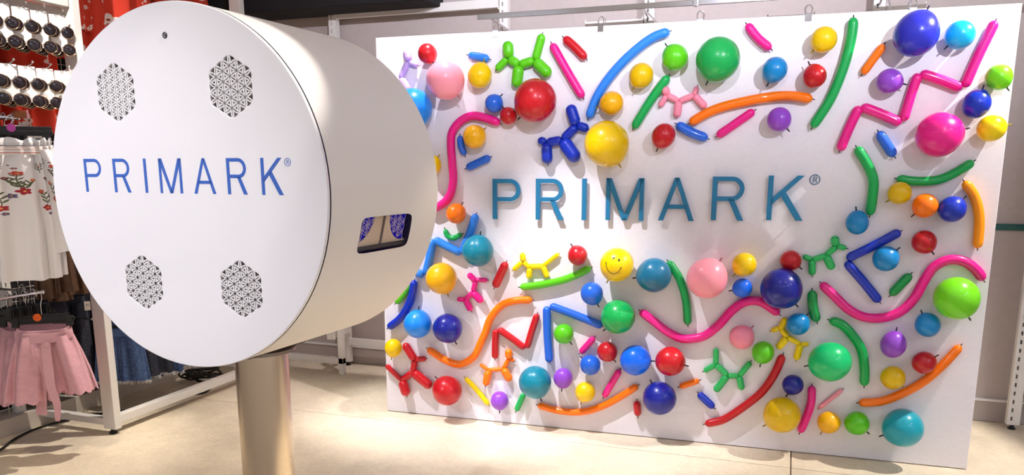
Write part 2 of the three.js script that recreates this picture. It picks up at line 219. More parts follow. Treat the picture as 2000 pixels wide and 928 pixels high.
// value noise, tiling
function noise2(size, cells, s) {
  let q = s * 7919 + 13; const r = () => { q = (q * 1664525 + 1013904223) >>> 0; return q / 4294967296; };
  const g = Array.from({ length: cells * cells }, r), out = new Float32Array(size * size);
  for (let j = 0; j < size; j++) for (let i = 0; i < size; i++) {
    const x = i / size * cells, y = j / size * cells, x0 = Math.floor(x), y0 = Math.floor(y), f = x - x0, h = y - y0;
    const a = f * f * (3 - 2 * f), b = h * h * (3 - 2 * h), x1 = (x0 + 1) % cells, y1 = (y0 + 1) % cells;
    out[j * size + i] = (g[y0 * cells + x0] * (1 - a) + g[y0 * cells + x1] * a) * (1 - b) + (g[y1 * cells + x0] * (1 - a) + g[y1 * cells + x1] * a) * b;
  }
  return out;
}
function dataTex(size, fn, srgb, repeat = 1) {
  const d = new Uint8Array(size * size * 4);
  for (let j = 0; j < size; j++) for (let i = 0; i < size; i++) {
    const c = fn(i, j, j * size + i), k = (j * size + i) * 4;
    for (let n = 0; n < 3; n++) d[k + n] = Math.max(0, Math.min(255, Array.isArray(c) ? c[n] : c)); d[k + 3] = 255;
  }
  const t = new THREE.DataTexture(d, size, size); t.wrapS = t.wrapT = THREE.RepeatWrapping; t.magFilter = THREE.LinearFilter;
  t.repeat.set(repeat, repeat); if (srgb) t.colorSpace = THREE.SRGBColorSpace; t.needsUpdate = true; return t;
}
function fabric(rgb, vary, cells, s, o = {}, repeat = 1) {      // woven cloth with uneven dye
  const a = noise2(256, cells, s), b = noise2(256, 128, s + 1);
  return mat(0xffffff, 0.9, { map: dataTex(256, (i, j, k) => { const v = (a[k] - 0.5) * vary + (b[k] - 0.5) * vary * 0.7; return rgb.map(c => c + v); }, true, repeat), side: THREE.DoubleSide, ...o });
}

// ---------------------------------------------------------------- materials
const M = {};
M.white = mat(0xf3f0ec, 0.45);
M.whiteMetal = mat(0xf0ece4, 0.4);
M.chrome = mat(0xe2e2e4, 0.12, { metalness: 1 });
M.dark = mat(0x121214, 0.5);
M.blackPlastic = mat(0x141315, 0.45);
M.blackCloth = mat(0x191719, 0.9);
const n8 = noise2(512, 8, 1), n32 = noise2(512, 32, 2), n128 = noise2(512, 128, 3), n256 = noise2(512, 256, 4);
M.floor = mat(0xffffff, 0.5, {
  map: dataTex(512, (i, j, k) => { const v = (n8[k] - 0.5) * 12 + (n32[k] - 0.5) * 9 + (n128[k] - 0.5) * 10 + (n256[k] - 0.5) * 9 - (n256[(k * 7) % 262144] > 0.97 ? 18 : 0); return [229 + v, 215 + v, 188 + v * 0.9]; }, true, 0.5),
  roughnessMap: dataTex(512, (i, j, k) => 150 + n32[k] * 70 + n128[k] * 20, false, 0.5),
});
M.floor.roughness = 0.75;
M.grout = mat(0x6d5f4c, 0.95);
M.wall = mat(0xffffff, 0.85, { map: dataTex(256, (i, j) => { const k = j * 2 * 512 + i * 2, v = (n8[k] - 0.5) * 6 + (n128[k] - 0.5) * 5; return [192 + v, 180 + v, 173 + v]; }, true, 0.4) });
M.wallWhite = mat(0xeeeae5, 0.8);
M.ceiling = mat(0xeceae8, 0.9);

// ---------------------------------------------------------------- setting
const XL = -5.4, XR = 4.6, ZB = -5.184, ZF = 3.6;
{
  const fl = new THREE.Group(); fl.name = 'floor'; fl.userData = { kind: 'structure', label: 'beige concrete slab floor with thin joints', category: 'floor' }; scene.add(fl);
  part('joint_bed', box(XR - XL + 0.4, 0.08, ZF - ZB + 0.4, (XL + XR) / 2, -0.047, (ZF + ZB) / 2), M.grout, fl);
  const xs = [XL - 0.2, -3.93, 0.078, 4.08, XR + 0.2], zs = [ZB - 0.2, -4.0, 0, ZF + 0.2];
  for (let i = 0; i < 4; i++) for (let j = 0; j < 3; j++) {
    const w = xs[i + 1] - xs[i] - 0.006, d = zs[j + 1] - zs[j] - 0.006, g = new RoundedBoxGeometry(w, 0.03, d, 1, 0.0015);
    const p = g.attributes.position, uv = g.attributes.uv, cx = (xs[i] + xs[i + 1]) / 2, cz = (zs[j] + zs[j + 1]) / 2;
    for (let k = 0; k < p.count; k++) uv.setXY(k, p.getX(k) + cx + i * 0.37, p.getZ(k) + cz + j * 0.61);
    part('slab', g.translate(cx, -0.015, cz), M.floor, fl);
  }
  const worldUV = (g, a, b) => { const p = g.attributes.position, uv = g.attributes.uv; for (let k = 0; k < p.count; k++) uv.setXY(k, p['get' + a](k), p['get' + b](k)); return g; };
  structure('wall_back', worldUV(box(XR - XL + 0.4, CEIL + 0.2, 0.15, (XL + XR) / 2, CEIL / 2, ZB - 0.075), 'X', 'Y'), M.wall, 'taupe grey shop wall behind the balloon board', 'wall');
  structure('wall_left', box(0.15, CEIL + 0.2, ZF - ZB + 0.3, XL - 0.075, CEIL / 2, (ZF + ZB) / 2), M.wallWhite, 'pale side wall beyond the clothes rack', 'wall');
  structure('wall_right', box(0.15, CEIL + 0.2, ZF - ZB + 0.3, XR + 0.075, CEIL / 2, (ZF + ZB) / 2), M.wallWhite, 'pale wall on the right outside the picture', 'wall');
  structure('wall_front', box(XR - XL + 0.4, CEIL + 0.2, 0.15, (XL + XR) / 2, CEIL / 2, ZF + 0.075), M.wallWhite, 'pale wall behind the photographer', 'wall');
  structure('ceiling', box(XR - XL + 0.4, 0.12, ZF - ZB + 0.4, (XL + XR) / 2, CEIL + 0.06, (ZF + ZB) / 2), M.ceiling, 'pale ceiling above the shop floor', 'ceiling');
  structure('baseboard_back', [rbox(XR - XL, 0.125, 0.02, 0.004, (XL + XR) / 2, 0.0635, ZB + 0.0105)], mat(0xb5aaa3, 0.7), 'grey skirting board along the back wall', 'skirting');
  structure('trim_1', [box(XR - XL, 0.012, 0.026, (XL + XR) / 2, 0.1325, ZB + 0.0135)], M.white, 'thin white strip along the top of the skirting', 'trim');
  const t2 = structure('trim_2', [rbox(1.6, 0.036, 0.012, 0.002, 1.75, 1.149, ZB + 0.0065)], mat(0x1d5a52, 0.25), 'dark teal strip across the wall right of the board', 'trim');
  structure('trim_3', [rbox(0.2, CEIL - 0.002, 0.16, 0.006, -4.03, CEIL / 2, -4.95)], M.white, 'white square column behind the drum', 'column');
}

// ---------------------------------------------------------------- ceiling lamps: fill panels added out of view, then the spots
for (const [x, z, w, d, lum] of FILL_PANELS) {
  const t = thing('fill_panel', 'white fill light panel added on the ceiling out of view', 'lamp', [x, CEIL, z], 0, 'added ceiling fill panels');
  part('frame', [box(w + 0.06, 0.03, 0.03, 0, -0.015, d / 2 + 0.015), box(w + 0.06, 0.03, 0.03, 0, -0.015, -d / 2 - 0.015), box(0.03, 0.03, d, w / 2 + 0.015, -0.015, 0), box(0.03, 0.03, d, -w / 2 - 0.015, -0.015, 0)], M.whiteMetal, t);
  part('diffuser', box(w, 0.012, d, 0, -0.012, 0), new THREE.MeshStandardMaterial({ color: 0x222222, emissive: 0xf8f8ff, emissiveIntensity: 2.2 }), t);
  const l = new THREE.RectAreaLight(0xdce4ff, lum, w, d); l.position.set(0, -0.032, 0); l.rotation.x = -Math.PI / 2; l.name = 'fill_panel_light'; t.add(l);
}
for (const [p, q, cd, ang, pen, col, on] of SPOTS) {
  const t = thing('track_spot', `black ceiling spotlight out of view, aimed at ${on}`, 'lamp', p, 0, 'ceiling track spots');
  const dir = V(...q).sub(V(...p)).normalize(), qq = new THREE.Quaternion().setFromUnitVectors(V(0, -1, 0), dir);
  part('stem', bar([0, CEIL - p[1], 0], dir.clone().multiplyScalar(-0.1).toArray(), 0.012), M.dark, t);
  part('housing', [new THREE.CylinderGeometry(0.055, 0.055, 0.14, 20, 1, true).translate(0, 0.075, 0), new THREE.CylinderGeometry(0.055, 0.055, 0.005, 20).translate(0, 0.145, 0)].map(g => g.applyQuaternion(qq)), mat(0x161616, 0.5, { side: THREE.DoubleSide }), t);
  part('lens', new THREE.CylinderGeometry(0.048, 0.048, 0.008, 20).translate(0, 0.03, 0).applyQuaternion(qq), new THREE.MeshStandardMaterial({ color: 0x222222, emissive: col, emissiveIntensity: 6 }), t);
  const l = new THREE.SpotLight(col, cd, 0, ang, pen, 2); l.position.copy(dir.clone().multiplyScalar(0.012)); l.name = 'spot_light';
  l.castShadow = true; l.shadow.mapSize.set(2048, 2048); l.shadow.radius = 0.7; l.shadow.bias = -0.0005;
  l.target.position.copy(V(...q).sub(V(...p))); t.add(l); t.add(l.target);
}

// ---------------------------------------------------------------- lettering: upright shapes of cap height 1
const ST = 0.108;
function poly(p) { const s = new THREE.Shape(); p.forEach(([x, y], i) => i ? s.lineTo(x, y) : s.moveTo(x, y)); s.closePath(); return s; }
function bowl(w, yb) {                 // stem with a closed bowl, as in P and R
  const R = (1 - yb) / 2, cx = w - R, cy = (1 + yb) / 2, s = new THREE.Shape();
  s.moveTo(0, 0); s.lineTo(ST, 0); s.lineTo(ST, yb); s.lineTo(cx, yb); s.absarc(cx, cy, R, -Math.PI / 2, Math.PI / 2, false); s.lineTo(0, 1); s.closePath();
  const h = new THREE.Path(); h.moveTo(ST, yb + ST * 0.9); h.lineTo(cx, yb + ST * 0.9); h.absarc(cx, cy, R - ST * 0.9, -Math.PI / 2, Math.PI / 2, false); h.lineTo(ST, 1 - ST * 0.9); h.closePath(); s.holes.push(h); return s;
}
const GLYPH = {
  P: w => [bowl(w, 0.45)],
  R: w => [bowl(w * 0.98, 0.45), poly([[w * 0.5, 0.49], [w * 0.5 + ST * 1.15, 0.49], [w, 0], [w - ST * 1.25, 0]])],
  I: () => [poly([[0, 0], [ST, 0], [ST, 1], [0, 1]])],
  M: w => [poly([[0, 0], [ST * 0.9, 0], [ST * 0.9, 1], [0, 1]]), poly([[w - ST * 0.9, 0], [w, 0], [w, 1], [w - ST * 0.9, 1]]), poly([[0, 1], [ST * 1.15, 1], [w / 2 + ST * 0.5, 0], [w / 2 - ST * 0.5, 0]]), poly([[w, 1], [w - ST * 1.15, 1], [w / 2 - ST * 0.5, 0], [w / 2 + ST * 0.5, 0]])],
  A: w => [poly([[0, 0], [ST * 1.05, 0], [w / 2 + ST * 0.45, 1], [w / 2 - ST * 0.45, 1]]), poly([[w, 0], [w - ST * 1.05, 0], [w / 2 - ST * 0.45, 1], [w / 2 + ST * 0.45, 1]]), poly([[w * 0.18, 0.28], [w * 0.82, 0.28], [w * 0.79, 0.28 + ST * 0.85], [w * 0.21, 0.28 + ST * 0.85]])],
  K: w => [poly([[0, 0], [ST, 0], [ST, 1], [0, 1]]), poly([[ST * 0.7, 0.33], [ST * 0.7, 0.48], [w - ST * 1.3, 1], [w, 1]]), poly([[w * 0.36, 0.56], [w * 0.36 + ST * 0.9, 0.66], [w + 0.02, 0], [w - ST * 1.2, 0]])],
};
function glyph(ch, w, h, depth, bevel = 0) {
  return merge(GLYPH[ch](w / h).map(s => new THREE.ExtrudeGeometry(s, { depth: depth / h, bevelEnabled: bevel > 0, bevelSize: bevel / h, bevelThickness: bevel / h, bevelSegments: 1, curveSegments: 24 }))).scale(h, h, h);
}
function ringR(r, depth) {             // the small registered mark: a ring round an R
  const s = new THREE.Shape(); s.absarc(0, 0, r, 0, Math.PI * 2, false); const h = new THREE.Path(); h.absarc(0, 0, r * 0.86, 0, Math.PI * 2, true); s.holes.push(h);
  return [new THREE.ExtrudeGeometry(s, { depth, bevelEnabled: false, curveSegments: 40 }), glyph('R', r * 0.74, r * 1.1, depth).translate(-r * 0.32, -r * 0.55, 0)];
}

// ---------------------------------------------------------------- the balloon board
const BTURN = 0.0308, BL = [-2.285, 0, -4.165];
const bu = V(Math.cos(BTURN), 0, -Math.sin(BTURN)), bn = V(Math.sin(BTURN), 0, Math.cos(BTURN));
const onBoard = (u, v, w) => V(...BL).addScaledVector(bu, u).addScaledVector(bn, w).add(V(0, v, 0));
M.board = mat(0xffffff, 0.5, { map: dataTex(256, (i, j) => { const k = j * 2 * 512 + i * 2, v = (n8[k] - 0.5) * 4 + (n256[k] - 0.5) * 4; return [240 + v, 236 + v, 240 + v]; }, true) });
{
  const b = thing('display_board', 'tall white board covered with balloons and raised blue capital lettering', 'board', BL, BTURN);
  part('panel', rbox(3.1935, 2.196, 0.04, 0.003, 3.1935 / 2, 1.102, -0.02), M.board, b);
  part('back_foot', [rbox(0.06, 0.04, 0.5, 0.004, 0.5, 0.02, -0.29), rbox(0.06, 0.04, 0.5, 0.004, 2.7, 0.02, -0.29), rbox(0.04, 1.4, 0.04, 0.004, 0.5, 0.74, -0.062), rbox(0.04, 1.4, 0.04, 0.004, 2.7, 0.74, -0.062)], M.whiteMetal, b);
  const blue = mat(0x1b749f, 0.45);
  for (const [ch, u, v, w] of [['P', 0.706, 1.199, 0.16], ['R', 0.956, 1.201, 0.156], ['I', 1.214, 1.203, 0.024], ['M', 1.345, 1.206, 0.2], ['A', 1.624, 1.21, 0.182], ['R', 1.894, 1.216, 0.16], ['K', 2.165, 1.222, 0.168]]) {
    const l = part('letter', glyph(ch, w, 0.22, 0.01, 0.0008), blue, b); l.position.set(u, v, 0.018); l.userData.label = 'raised blue capital letter';
    const pegs = []; for (const [px, py] of ch === 'A' ? [[w * 0.1, 0.02], [w * 0.9, 0.02], [w / 2, 0.2]] : ch === 'I' ? [[0.012, 0.02], [0.012, 0.2]] : [[0.012, 0.02], [0.012, 0.2], [ch === 'P' ? w * 0.5 : w * 0.93, ch === 'P' ? 0.21 : 0.018]]) pegs.push(new THREE.CylinderGeometry(0.004, 0.004, 0.018, 8).rotateX(Math.PI / 2).translate(px, py, -0.009));
    part('standoff', pegs, M.chrome, l);
  }
  const rm = part('registered_mark', ringR(0.025, 0.004), mat(0x2c5f82, 0.5), b); rm.position.set(2.383, 1.423, 0.0005);
}
for (const [i, u] of [0.717, 1.291, 1.792, 2.3, 2.753].entries()) {
  const p = onBoard(u, 2.2005, -0.02), c = thing('board_clip', ['chrome spring clip on the board top, first from the drum', 'chrome spring clip on the board top, second from the drum', 'chrome spring clip on the board top above the biggest green balloon', 'chrome spring clip on the board top left of the green sausage tip', 'chrome spring clip on the board top over the biggest royal blue balloon'][i], 'clip', p.toArray(), BTURN, 'clips along the board top');
  part('jaw', [box(0.03, 0.035, 0.003, 0, -0.012, 0.0225), box(0.03, 0.035, 0.003, 0, -0.012, -0.0225), box(0.03, 0.003, 0.048, 0, 0.0045, 0)], M.chrome, c);
  part('wire_handle', [tube([[-0.012, 0.004, 0.02], [-0.014, 0.03, 0.012], [0, 0.045, 0.006], [0.014, 0.03, 0.012], [0.012, 0.004, 0.02]], 0.002, 24, 6), tube([[-0.012, 0.004, -0.02], [-0.018, 0.034, -0.012], [0, 0.05, -0.006], [0.018, 0.034, -0.012], [0.012, 0.004, -0.02]], 0.002, 24, 6)], M.chrome, c);
}

// ---------------------------------------------------------------- balloons
const HUE = {
  red: 0xbe141f, pink: 0xff9fae, pink2: 0xf58fa6, yellow: 0xf6cc00, yellow2: 0xe6bd00, lemon: 0xfadb08, amber: 0xf6b60c, orange: 0xff7a08, tangerine: 0xff9a0a,
  blue: 0x2166d8, skyblue: 0x2f86ee, azure: 0x1a8cf5, azure2: 0x0f6af0, sky: 0x0a86c8, cyan: 0x12b4ec, navy: 0x16208c, royal: 0x1232b4, royal2: 0x2a30b8,
  teal: 0x0f7f96, petrol: 0x14688a, turquoise: 0x12a0b4, green: 0x12a850, green2: 0x0e9446, green3: 0x2cb85e, emerald: 0x12c874, lime: 0x5cc818, lime2: 0x78e01c,
  purple: 0x9348c8, lilac: 0xccb0f0, hotpink: 0xec1c8a,
};
const latex = {}, latexKnot = {};
for (const k in HUE) {
  latex[k] = mat(HUE[k], 0.3, { specularIntensity: 0.55, clearcoat: 0.45, clearcoatRoughness: 0.05 });
  latexKnot[k] = mat(new THREE.Color(HUE[k]).multiplyScalar(['yellow', 'yellow2', 'lemon', 'amber', 'pink', 'pink2'].includes(k) ? 0.4 : 0.06), 0.6);
}
const bodyGeo = (() => {               // unit balloon, neck towards +y
  const p = []; for (let i = 0; i <= 40; i++) { const a = -Math.PI / 2 + i / 40 * Math.PI * 0.97; let r = Math.cos(a), y = Math.sin(a); if (y > 0) { r *= 1 - 0.07 * y * y; y *= 1 + 0.03 * y * y; } p.push(new THREE.Vector2(Math.max(r, 0), y)); }
  return new THREE.LatheGeometry(p, 48);
})();
const knotGeo = merge([new THREE.LatheGeometry([[0.0085, 0], [0.0052, 0.004], [0.0036, 0.008], [0.0042, 0.0105], [0.0062, 0.0125], [0.0062, 0.015], [0.0034, 0.0165], [0.0036, 0.02], [0.0054, 0.0245], [0.0048, 0.0255], [0, 0.0245]].map(a => new THREE.Vector2(...a)), 12)]);
const qBoard = new THREE.Quaternion().setFromAxisAngle(V(0, 1, 0), BTURN);
for (const [u, v, r, asp, ka, , hue, label] of ROUND) {
  const t = thing('round_balloon', label, 'balloon', onBoard(u, v, r * 0.97 + 0.001).toArray(), 0, 'round balloons on the board');
  t.quaternion.copy(qBoard).multiply(new THREE.Quaternion().setFromAxisAngle(V(0, 0, 1), ka - Math.PI / 2));
  const s = asp ** 0.5, b = part('body', bodyGeo, latex[hue], t); b.scale.set(r / s ** 0.5, r * s, r / s ** 0.5);
  const k = part('knot', knotGeo, latexKnot[hue], t); k.position.set(0, r * s * 1.022, 0); k.scale.setScalar(0.62 + r * 2);
  if (label.includes('drawn smiling')) {     // the drawn face looks out towards the customer
    const c = t.position, to = V(0, 1.4864, 0).sub(c).normalize();
    const q = t.quaternion.clone().invert().multiply(new THREE.Quaternion().setFromUnitVectors(V(0, 0, 1), to));
    const at = (x, y, k2 = 1.004) => V(x, y, Math.sqrt(1 - x * x - y * y)).multiplyScalar(r * k2).applyQuaternion(q);
    const ink = mat(0x1a1408, 0.4);
    for (const [x, y] of [[-0.19, 0.40], [0.115, 0.277]]) {
      const e = part('eye', new THREE.SphereGeometry(1, 16, 10).scale(0.0048, 0.008, 0.0012), ink, t), n = at(x, y); e.position.copy(n);
      e.quaternion.copy(new THREE.Quaternion().setFromUnitVectors(V(0, 0, 1), n.clone().normalize())).multiply(new THREE.Quaternion().setFromAxisAngle(V(0, 0, 1), -0.3 - (ka - Math.PI / 2)));
    }
    const line = p => new THREE.TubeGeometry(new THREE.CatmullRomCurve3(p.map(([x, y]) => at(x, y, 1.0))), 40, 0.0017, 6);
    part('mouth', [line([[-0.62, 0.13], [-0.6, -0.1], [-0.5, -0.33], [-0.33, -0.48], [-0.1, -0.52], [0.08, -0.43], [0.18, -0.3], [0.25, -0.16]]), line([[-0.65, 0.11], [-0.62, 0.13], [-0.585, 0.12]]), line([[0.2, -0.15], [0.25, -0.16], [0.29, -0.19]])], ink, t);
  }
}
// a sausage: a sweep along a curve with rounded ends
function sausage(curve, r, ends = 1.25, n) {
  const L = curve.getLength(); n = n ?? Math.max(16, Math.min(72, Math.round(L / r * 3.2)));
  const ss = []; for (let i = 0; i <= 8; i++) { const a = i / 8 * Math.PI / 2; ss.push((1 - Math.cos(a)) * ends * r / L); }
  const e = ss[8], inner = []; for (let i = 1; i < n; i++) inner.push(e + (1 - 2 * e) * i / n);
  const all = [...ss, ...inner, ...ss.map(s => 1 - s).reverse()], R = 14, pos = [], idx = [];
  for (const s of all) {
    const d = Math.min(s, 1 - s) * L, k = d < ends * r ? Math.sqrt(Math.max(0, 1 - (1 - d / (ends * r)) ** 2)) : 1;
    const c = curve.getPointAt(Math.min(1, Math.max(0, s))), T = curve.getTangentAt(Math.min(1, Math.max(0, s)));
    const N = V(-T.y, T.x, 0).normalize();
    for (let j = 0; j < R; j++) { const a = j / R * Math.PI * 2; pos.push(c.x + N.x * Math.cos(a) * r * k, c.y + N.y * Math.cos(a) * r * k, c.z + Math.sin(a) * r * k); }
  }
  for (let i = 0; i < all.length - 1; i++) for (let j = 0; j < R; j++) { const a = i * R + j, b = i * R + (j + 1) % R; idx.push(a, b, a + R, b, b + R, a + R); }
  const g = new THREE.BufferGeometry(); g.setAttribute('position', new THREE.Float32BufferAttribute(pos, 3)); g.setIndex(idx); g.computeVertexNormals();
  g.setAttribute('uv', new THREE.Float32BufferAttribute(new Float32Array(pos.length / 3 * 2), 2)); return g;
}
function endKnot(curve, s, hue, parent, k = 0.58) {
  const p = curve.getPointAt(s), T = curve.getTangentAt(s).multiplyScalar(s ? 1 : -1), m = part('knot', knotGeo, latexKnot[hue], parent);
  m.position.copy(p).addScaledVector(T, -0.004); m.quaternion.setFromUnitVectors(V(0, 1, 0), T); m.scale.setScalar(k);
}
for (const [pts, r, hue, label] of LONG) {
  const m = pts[Math.floor(pts.length / 2)], t = thing('sausage_balloon', label, 'balloon', onBoard(m[0], m[1], r + 0.001).toArray(), BTURN, 'sausage balloons on the board');
  const c = new THREE.CatmullRomCurve3(pts.map(([u, v]) => V(u - m[0], v - m[1], 0)), false, 'centripetal');
  part('body', sausage(c, r), latex[hue], t); endKnot(c, 0, hue, t); endKnot(c, 1, hue, t);
}
for (const [name, segs, hue, label] of TWIST) {
  const o = segs[Math.min(2, segs.length - 1)], rmax = Math.max(...segs.map(s => s[4])), t = thing(name, label, name === 'balloon_dog' ? 'balloon animal' : 'balloon', onBoard(o[0], o[1], rmax + 0.001).toArray(), BTURN, name === 'balloon_dog' ? 'balloon dogs on the board' : 'bent balloons on the board');
  const names = name === 'balloon_dog' ? ['head', 'snout', 'neck', 'front_leg', 'body', 'hind_leg', 'tail'] : [];
  segs.forEach(([a, b, c, d, r], i) => {
    const dir = V(c - a, d - b).normalize(), dz = r - rmax;
    const p = V(a - o[0], b - o[1], dz), q = V(c - o[0], d - o[1], dz), mid = p.clone().add(q).multiplyScalar(0.5).addScaledVector(V(-dir.y, dir.x), name === 'balloon_dog' ? 0 : r * 0.12);
    const cv = new THREE.CatmullRomCurve3([p, mid, q]);
    part(names[i] ?? 'segment', sausage(cv, Math.min(r, cv.getLength() * 0.5), name === 'balloon_dog' ? 1.0 : 1.1), latex[hue], t);
    if (name === 'balloon_dog' ? (i === 1 || i === 6) : (i === 0 || i === segs.length - 1)) endKnot(cv, name === 'balloon_dog' || i ? 1 : 0, hue, t, 0.52);
  });
}

// ---------------------------------------------------------------- the drum-shaped photo booth
const DC = [-1.772 + 0.068 * 0.3175, 0, -1.966 - 0.998 * 0.3175], DT = -0.0685, DR = 0.55, DH = 0.3175, DY = 1.411;
{
  const b = thing('photo_booth', 'big white drum shaped booth on a steel pole with blue lettering', 'booth', DC, DT);
  const gloss = mat(0xf4f1f0, 0.28, { clearcoat: 1, clearcoatRoughness: 0.03 }), shell = mat(0xefe9e1, 0.42, { side: THREE.DoubleSide });
  // lattice grilles: overlapping circles on a triangular grid, three cells from centre to corner
  const A = 0.0295, N = 3, key = (i, j) => `${i},${j}`, pt = (i, j) => [A * Math.cos(Math.PI / 6) * i, A * (j + i / 2)], inside = (i, j) => Math.abs(i) <= N && Math.abs(j) <= N && Math.abs(i + j) <= N;
  const nb = [[1, 0], [0, 1], [-1, 1], [-1, 0], [0, -1], [1, -1]];
  const arcs = [], rim = [];
  for (let i = -N; i <= N; i++) for (let j = -N; j <= N; j++) if (inside(i, j)) for (let k = 0; k < 6; k++) {
    const p = [i + nb[k][0], j + nb[k][1]], q = [i + nb[(k + 1) % 6][0], j + nb[(k + 1) % 6][1]];
    if (!inside(...p) || !inside(...q)) continue;
    const o = pt(i, j), a = pt(...p), c = pt(...q), outer = !inside(p[0] + q[0] - i, p[1] + q[1] - j);
    (outer ? rim : arcs).push([o, a, c]);
  }
  const arcPts = ([o, a, c], n) => { const t0 = Math.atan2(a[1] - o[1], a[0] - o[0]); return Array.from({ length: n + 1 }, (_, i) => { const t = t0 + Math.PI / 3 * i / n; return [o[0] + A * Math.cos(t), o[1] + A * Math.sin(t)]; }); };
  const TH = 0.004;
  const strip = (pts, W2 = 0.0018) => {                // thin flat ribbon with thickness
    const pos = [], L = pts.length, q = (a, b2, c, d) => pos.push(...a, ...b2, ...c, ...a, ...c, ...d);
    const side = pts.map((p, i) => { const a = pts[Math.max(0, i - 1)], c = pts[Math.min(L - 1, i + 1)], l = Math.hypot(c[0] - a[0], c[1] - a[1]); return [-(c[1] - a[1]) / l * W2, (c[0] - a[0]) / l * W2]; });
    for (let i = 0; i < L - 1; i++) {
      const l0 = [pts[i][0] + side[i][0], pts[i][1] + side[i][1]], r0 = [pts[i][0] - side[i][0], pts[i][1] - side[i][1]], l1 = [pts[i + 1][0] + side[i + 1][0], pts[i + 1][1] + side[i + 1][1]], r1 = [pts[i + 1][0] - side[i + 1][0], pts[i + 1][1] - side[i + 1][1]];
      q([...r0, 0], [...r1, 0], [...l1, 0], [...l0, 0]); q([...l0, 0], [...l1, 0], [...l1, -TH], [...l0, -TH]); q([...r1, 0], [...r0, 0], [...r0, -TH], [...r1, -TH]);
    }
    const g = new THREE.BufferGeometry(); g.setAttribute('position', new THREE.Float32BufferAttribute(pos, 3)); g.computeVertexNormals(); g.setAttribute('uv', new THREE.Float32BufferAttribute(new Float32Array(pos.length / 3 * 2), 2)); return g;
  };
  const lattice = merge(arcs.map(a => strip(arcPts(a, 5))));
  rim.sort((a, c) => Math.atan2(a[1][1] + a[2][1], a[1][0] + a[2][0]) - Math.atan2(c[1][1] + c[2][1], c[1][0] + c[2][0]));
  const outline = rim.flatMap(a => arcPts(a, 5).slice(0, 5));
  const GC = [[-0.226, 0.301], [0.229, 0.3], [-0.181, -0.29], [0.218, -0.288]];
  const disc = new THREE.Shape(); disc.absarc(0, 0, DR - 0.003, 0, Math.PI * 2, false);
  for (const [x, y] of GC) { const h = new THREE.Path(); outline.forEach(([p, q], i) => i ? h.lineTo(x + p, y + q) : h.moveTo(x + p, y + q)); h.closePath(); disc.holes.push(h); }
  const eye = new THREE.Path(); eye.absarc(-0.004, 0.455, 0.007, 0, Math.PI * 2, true); disc.holes.push(eye);
  const fp = part('front_panel', new THREE.ExtrudeGeometry(disc, { depth: 0.008, bevelEnabled: true, bevelSize: 0.003, bevelThickness: 0.002, bevelSegments: 3, curveSegments: 128 }), gloss, b);
  fp.position.set(0, DY, DH - 0.010); fp.userData.label = 'glossy white round front panel';
  const glatt = mat(0xf2efec, 0.35), back = mat(0xa69d97, 0.8);
  for (const [x, y] of GC) { const g = part('grille', lattice, glatt, fp); g.position.set(x, y, 0.0095); g.userData.label = 'white lattice grille of overlapping circles'; }
  part('backing_plate', new THREE.CylinderGeometry(0.52, 0.52, 0.004, 64).rotateX(Math.PI / 2), back, b).position.set(0, DY, DH - 0.034);
  const ey = part('eyelet', [new THREE.TorusGeometry(0.0075, 0.002, 8, 24), new THREE.CylinderGeometry(0.0045, 0.0045, 0.01, 16).rotateX(Math.PI / 2).translate(0, 0, -0.008)], mat(0x4c4a4c, 0.25, { metalness: 0.8 }), fp); ey.position.set(-0.004, 0.455, 0.0105);
  const blue = mat(0x2f62bd, 0.3, { clearcoat: 0.8, clearcoatRoughness: 0.05 });
  for (const [ch, x, w] of [['P', -0.398, 0.076], ['R', -0.269, 0.072], ['I', -0.137, 0.0115], ['M', -0.074, 0.092], ['A', 0.063, 0.086], ['R', 0.194, 0.074], ['K', 0.321, 0.076]]) { const l = part('letter', glyph(ch, w, 0.105, 0.0006), blue, fp); l.position.set(x, -0.005, 0.01005); l.userData.label = 'printed blue capital letter'; }
  part('registered_mark', ringR(0.0115, 0.0006), blue, fp).position.set(0.418, 0.088, 0.01005);
  // shell: a cylinder with a rounded window cut in its right-hand side; s runs along the axis, a is the angle
  const s0 = 0.172, s1 = 0.468, a0 = -0.349, a1 = -0.139, fr = 0.014;
  const P3 = (s, a, r = DR) => [r * Math.cos(a), DY + r * Math.sin(a), DH - s];
  const pos = [], nor = [], idx = [];
  const vert = (s, a, r = DR) => { pos.push(...P3(s, a, r)); nor.push(Math.cos(a), Math.sin(a), 0); return pos.length / 3 - 1; };
  const strip2 = (rows) => { for (let i = 0; i < rows.length - 1; i++) for (let j = 0; j < rows[i].length - 1; j++) idx.push(rows[i][j], rows[i][j + 1], rows[i + 1][j], rows[i][j + 1], rows[i + 1][j + 1], rows[i + 1][j]); };
  const SA = 0.016, SB = 2 * DH, B0 = -0.6, B1 = 0.1, rows = [];
  for (let i = 0; i <= 150; i++) { const a = B1 + (Math.PI * 2 - (B1 - B0)) * i / 150; rows.push([vert(SA, a), vert(SB, a)]); }
  strip2(rows);
  const ring = [], K = 14, cs = (s0 + s1) / 2, cg = (a0 + a1) / 2, angs = [];
  for (let n = 0; n < 96; n++) angs.push(n / 96 * Math.PI * 2 + 1e-4);
  for (const [sa, ca] of [[SA, B0], [SA, B1], [SB, B0], [SB, B1]]) angs.push((Math.atan2((ca - cg) * DR, sa - cs) + Math.PI * 2) % (Math.PI * 2));
  angs.sort((x, y) => x - y); angs.push(angs[0] + Math.PI * 2); const NP = angs.length - 1;
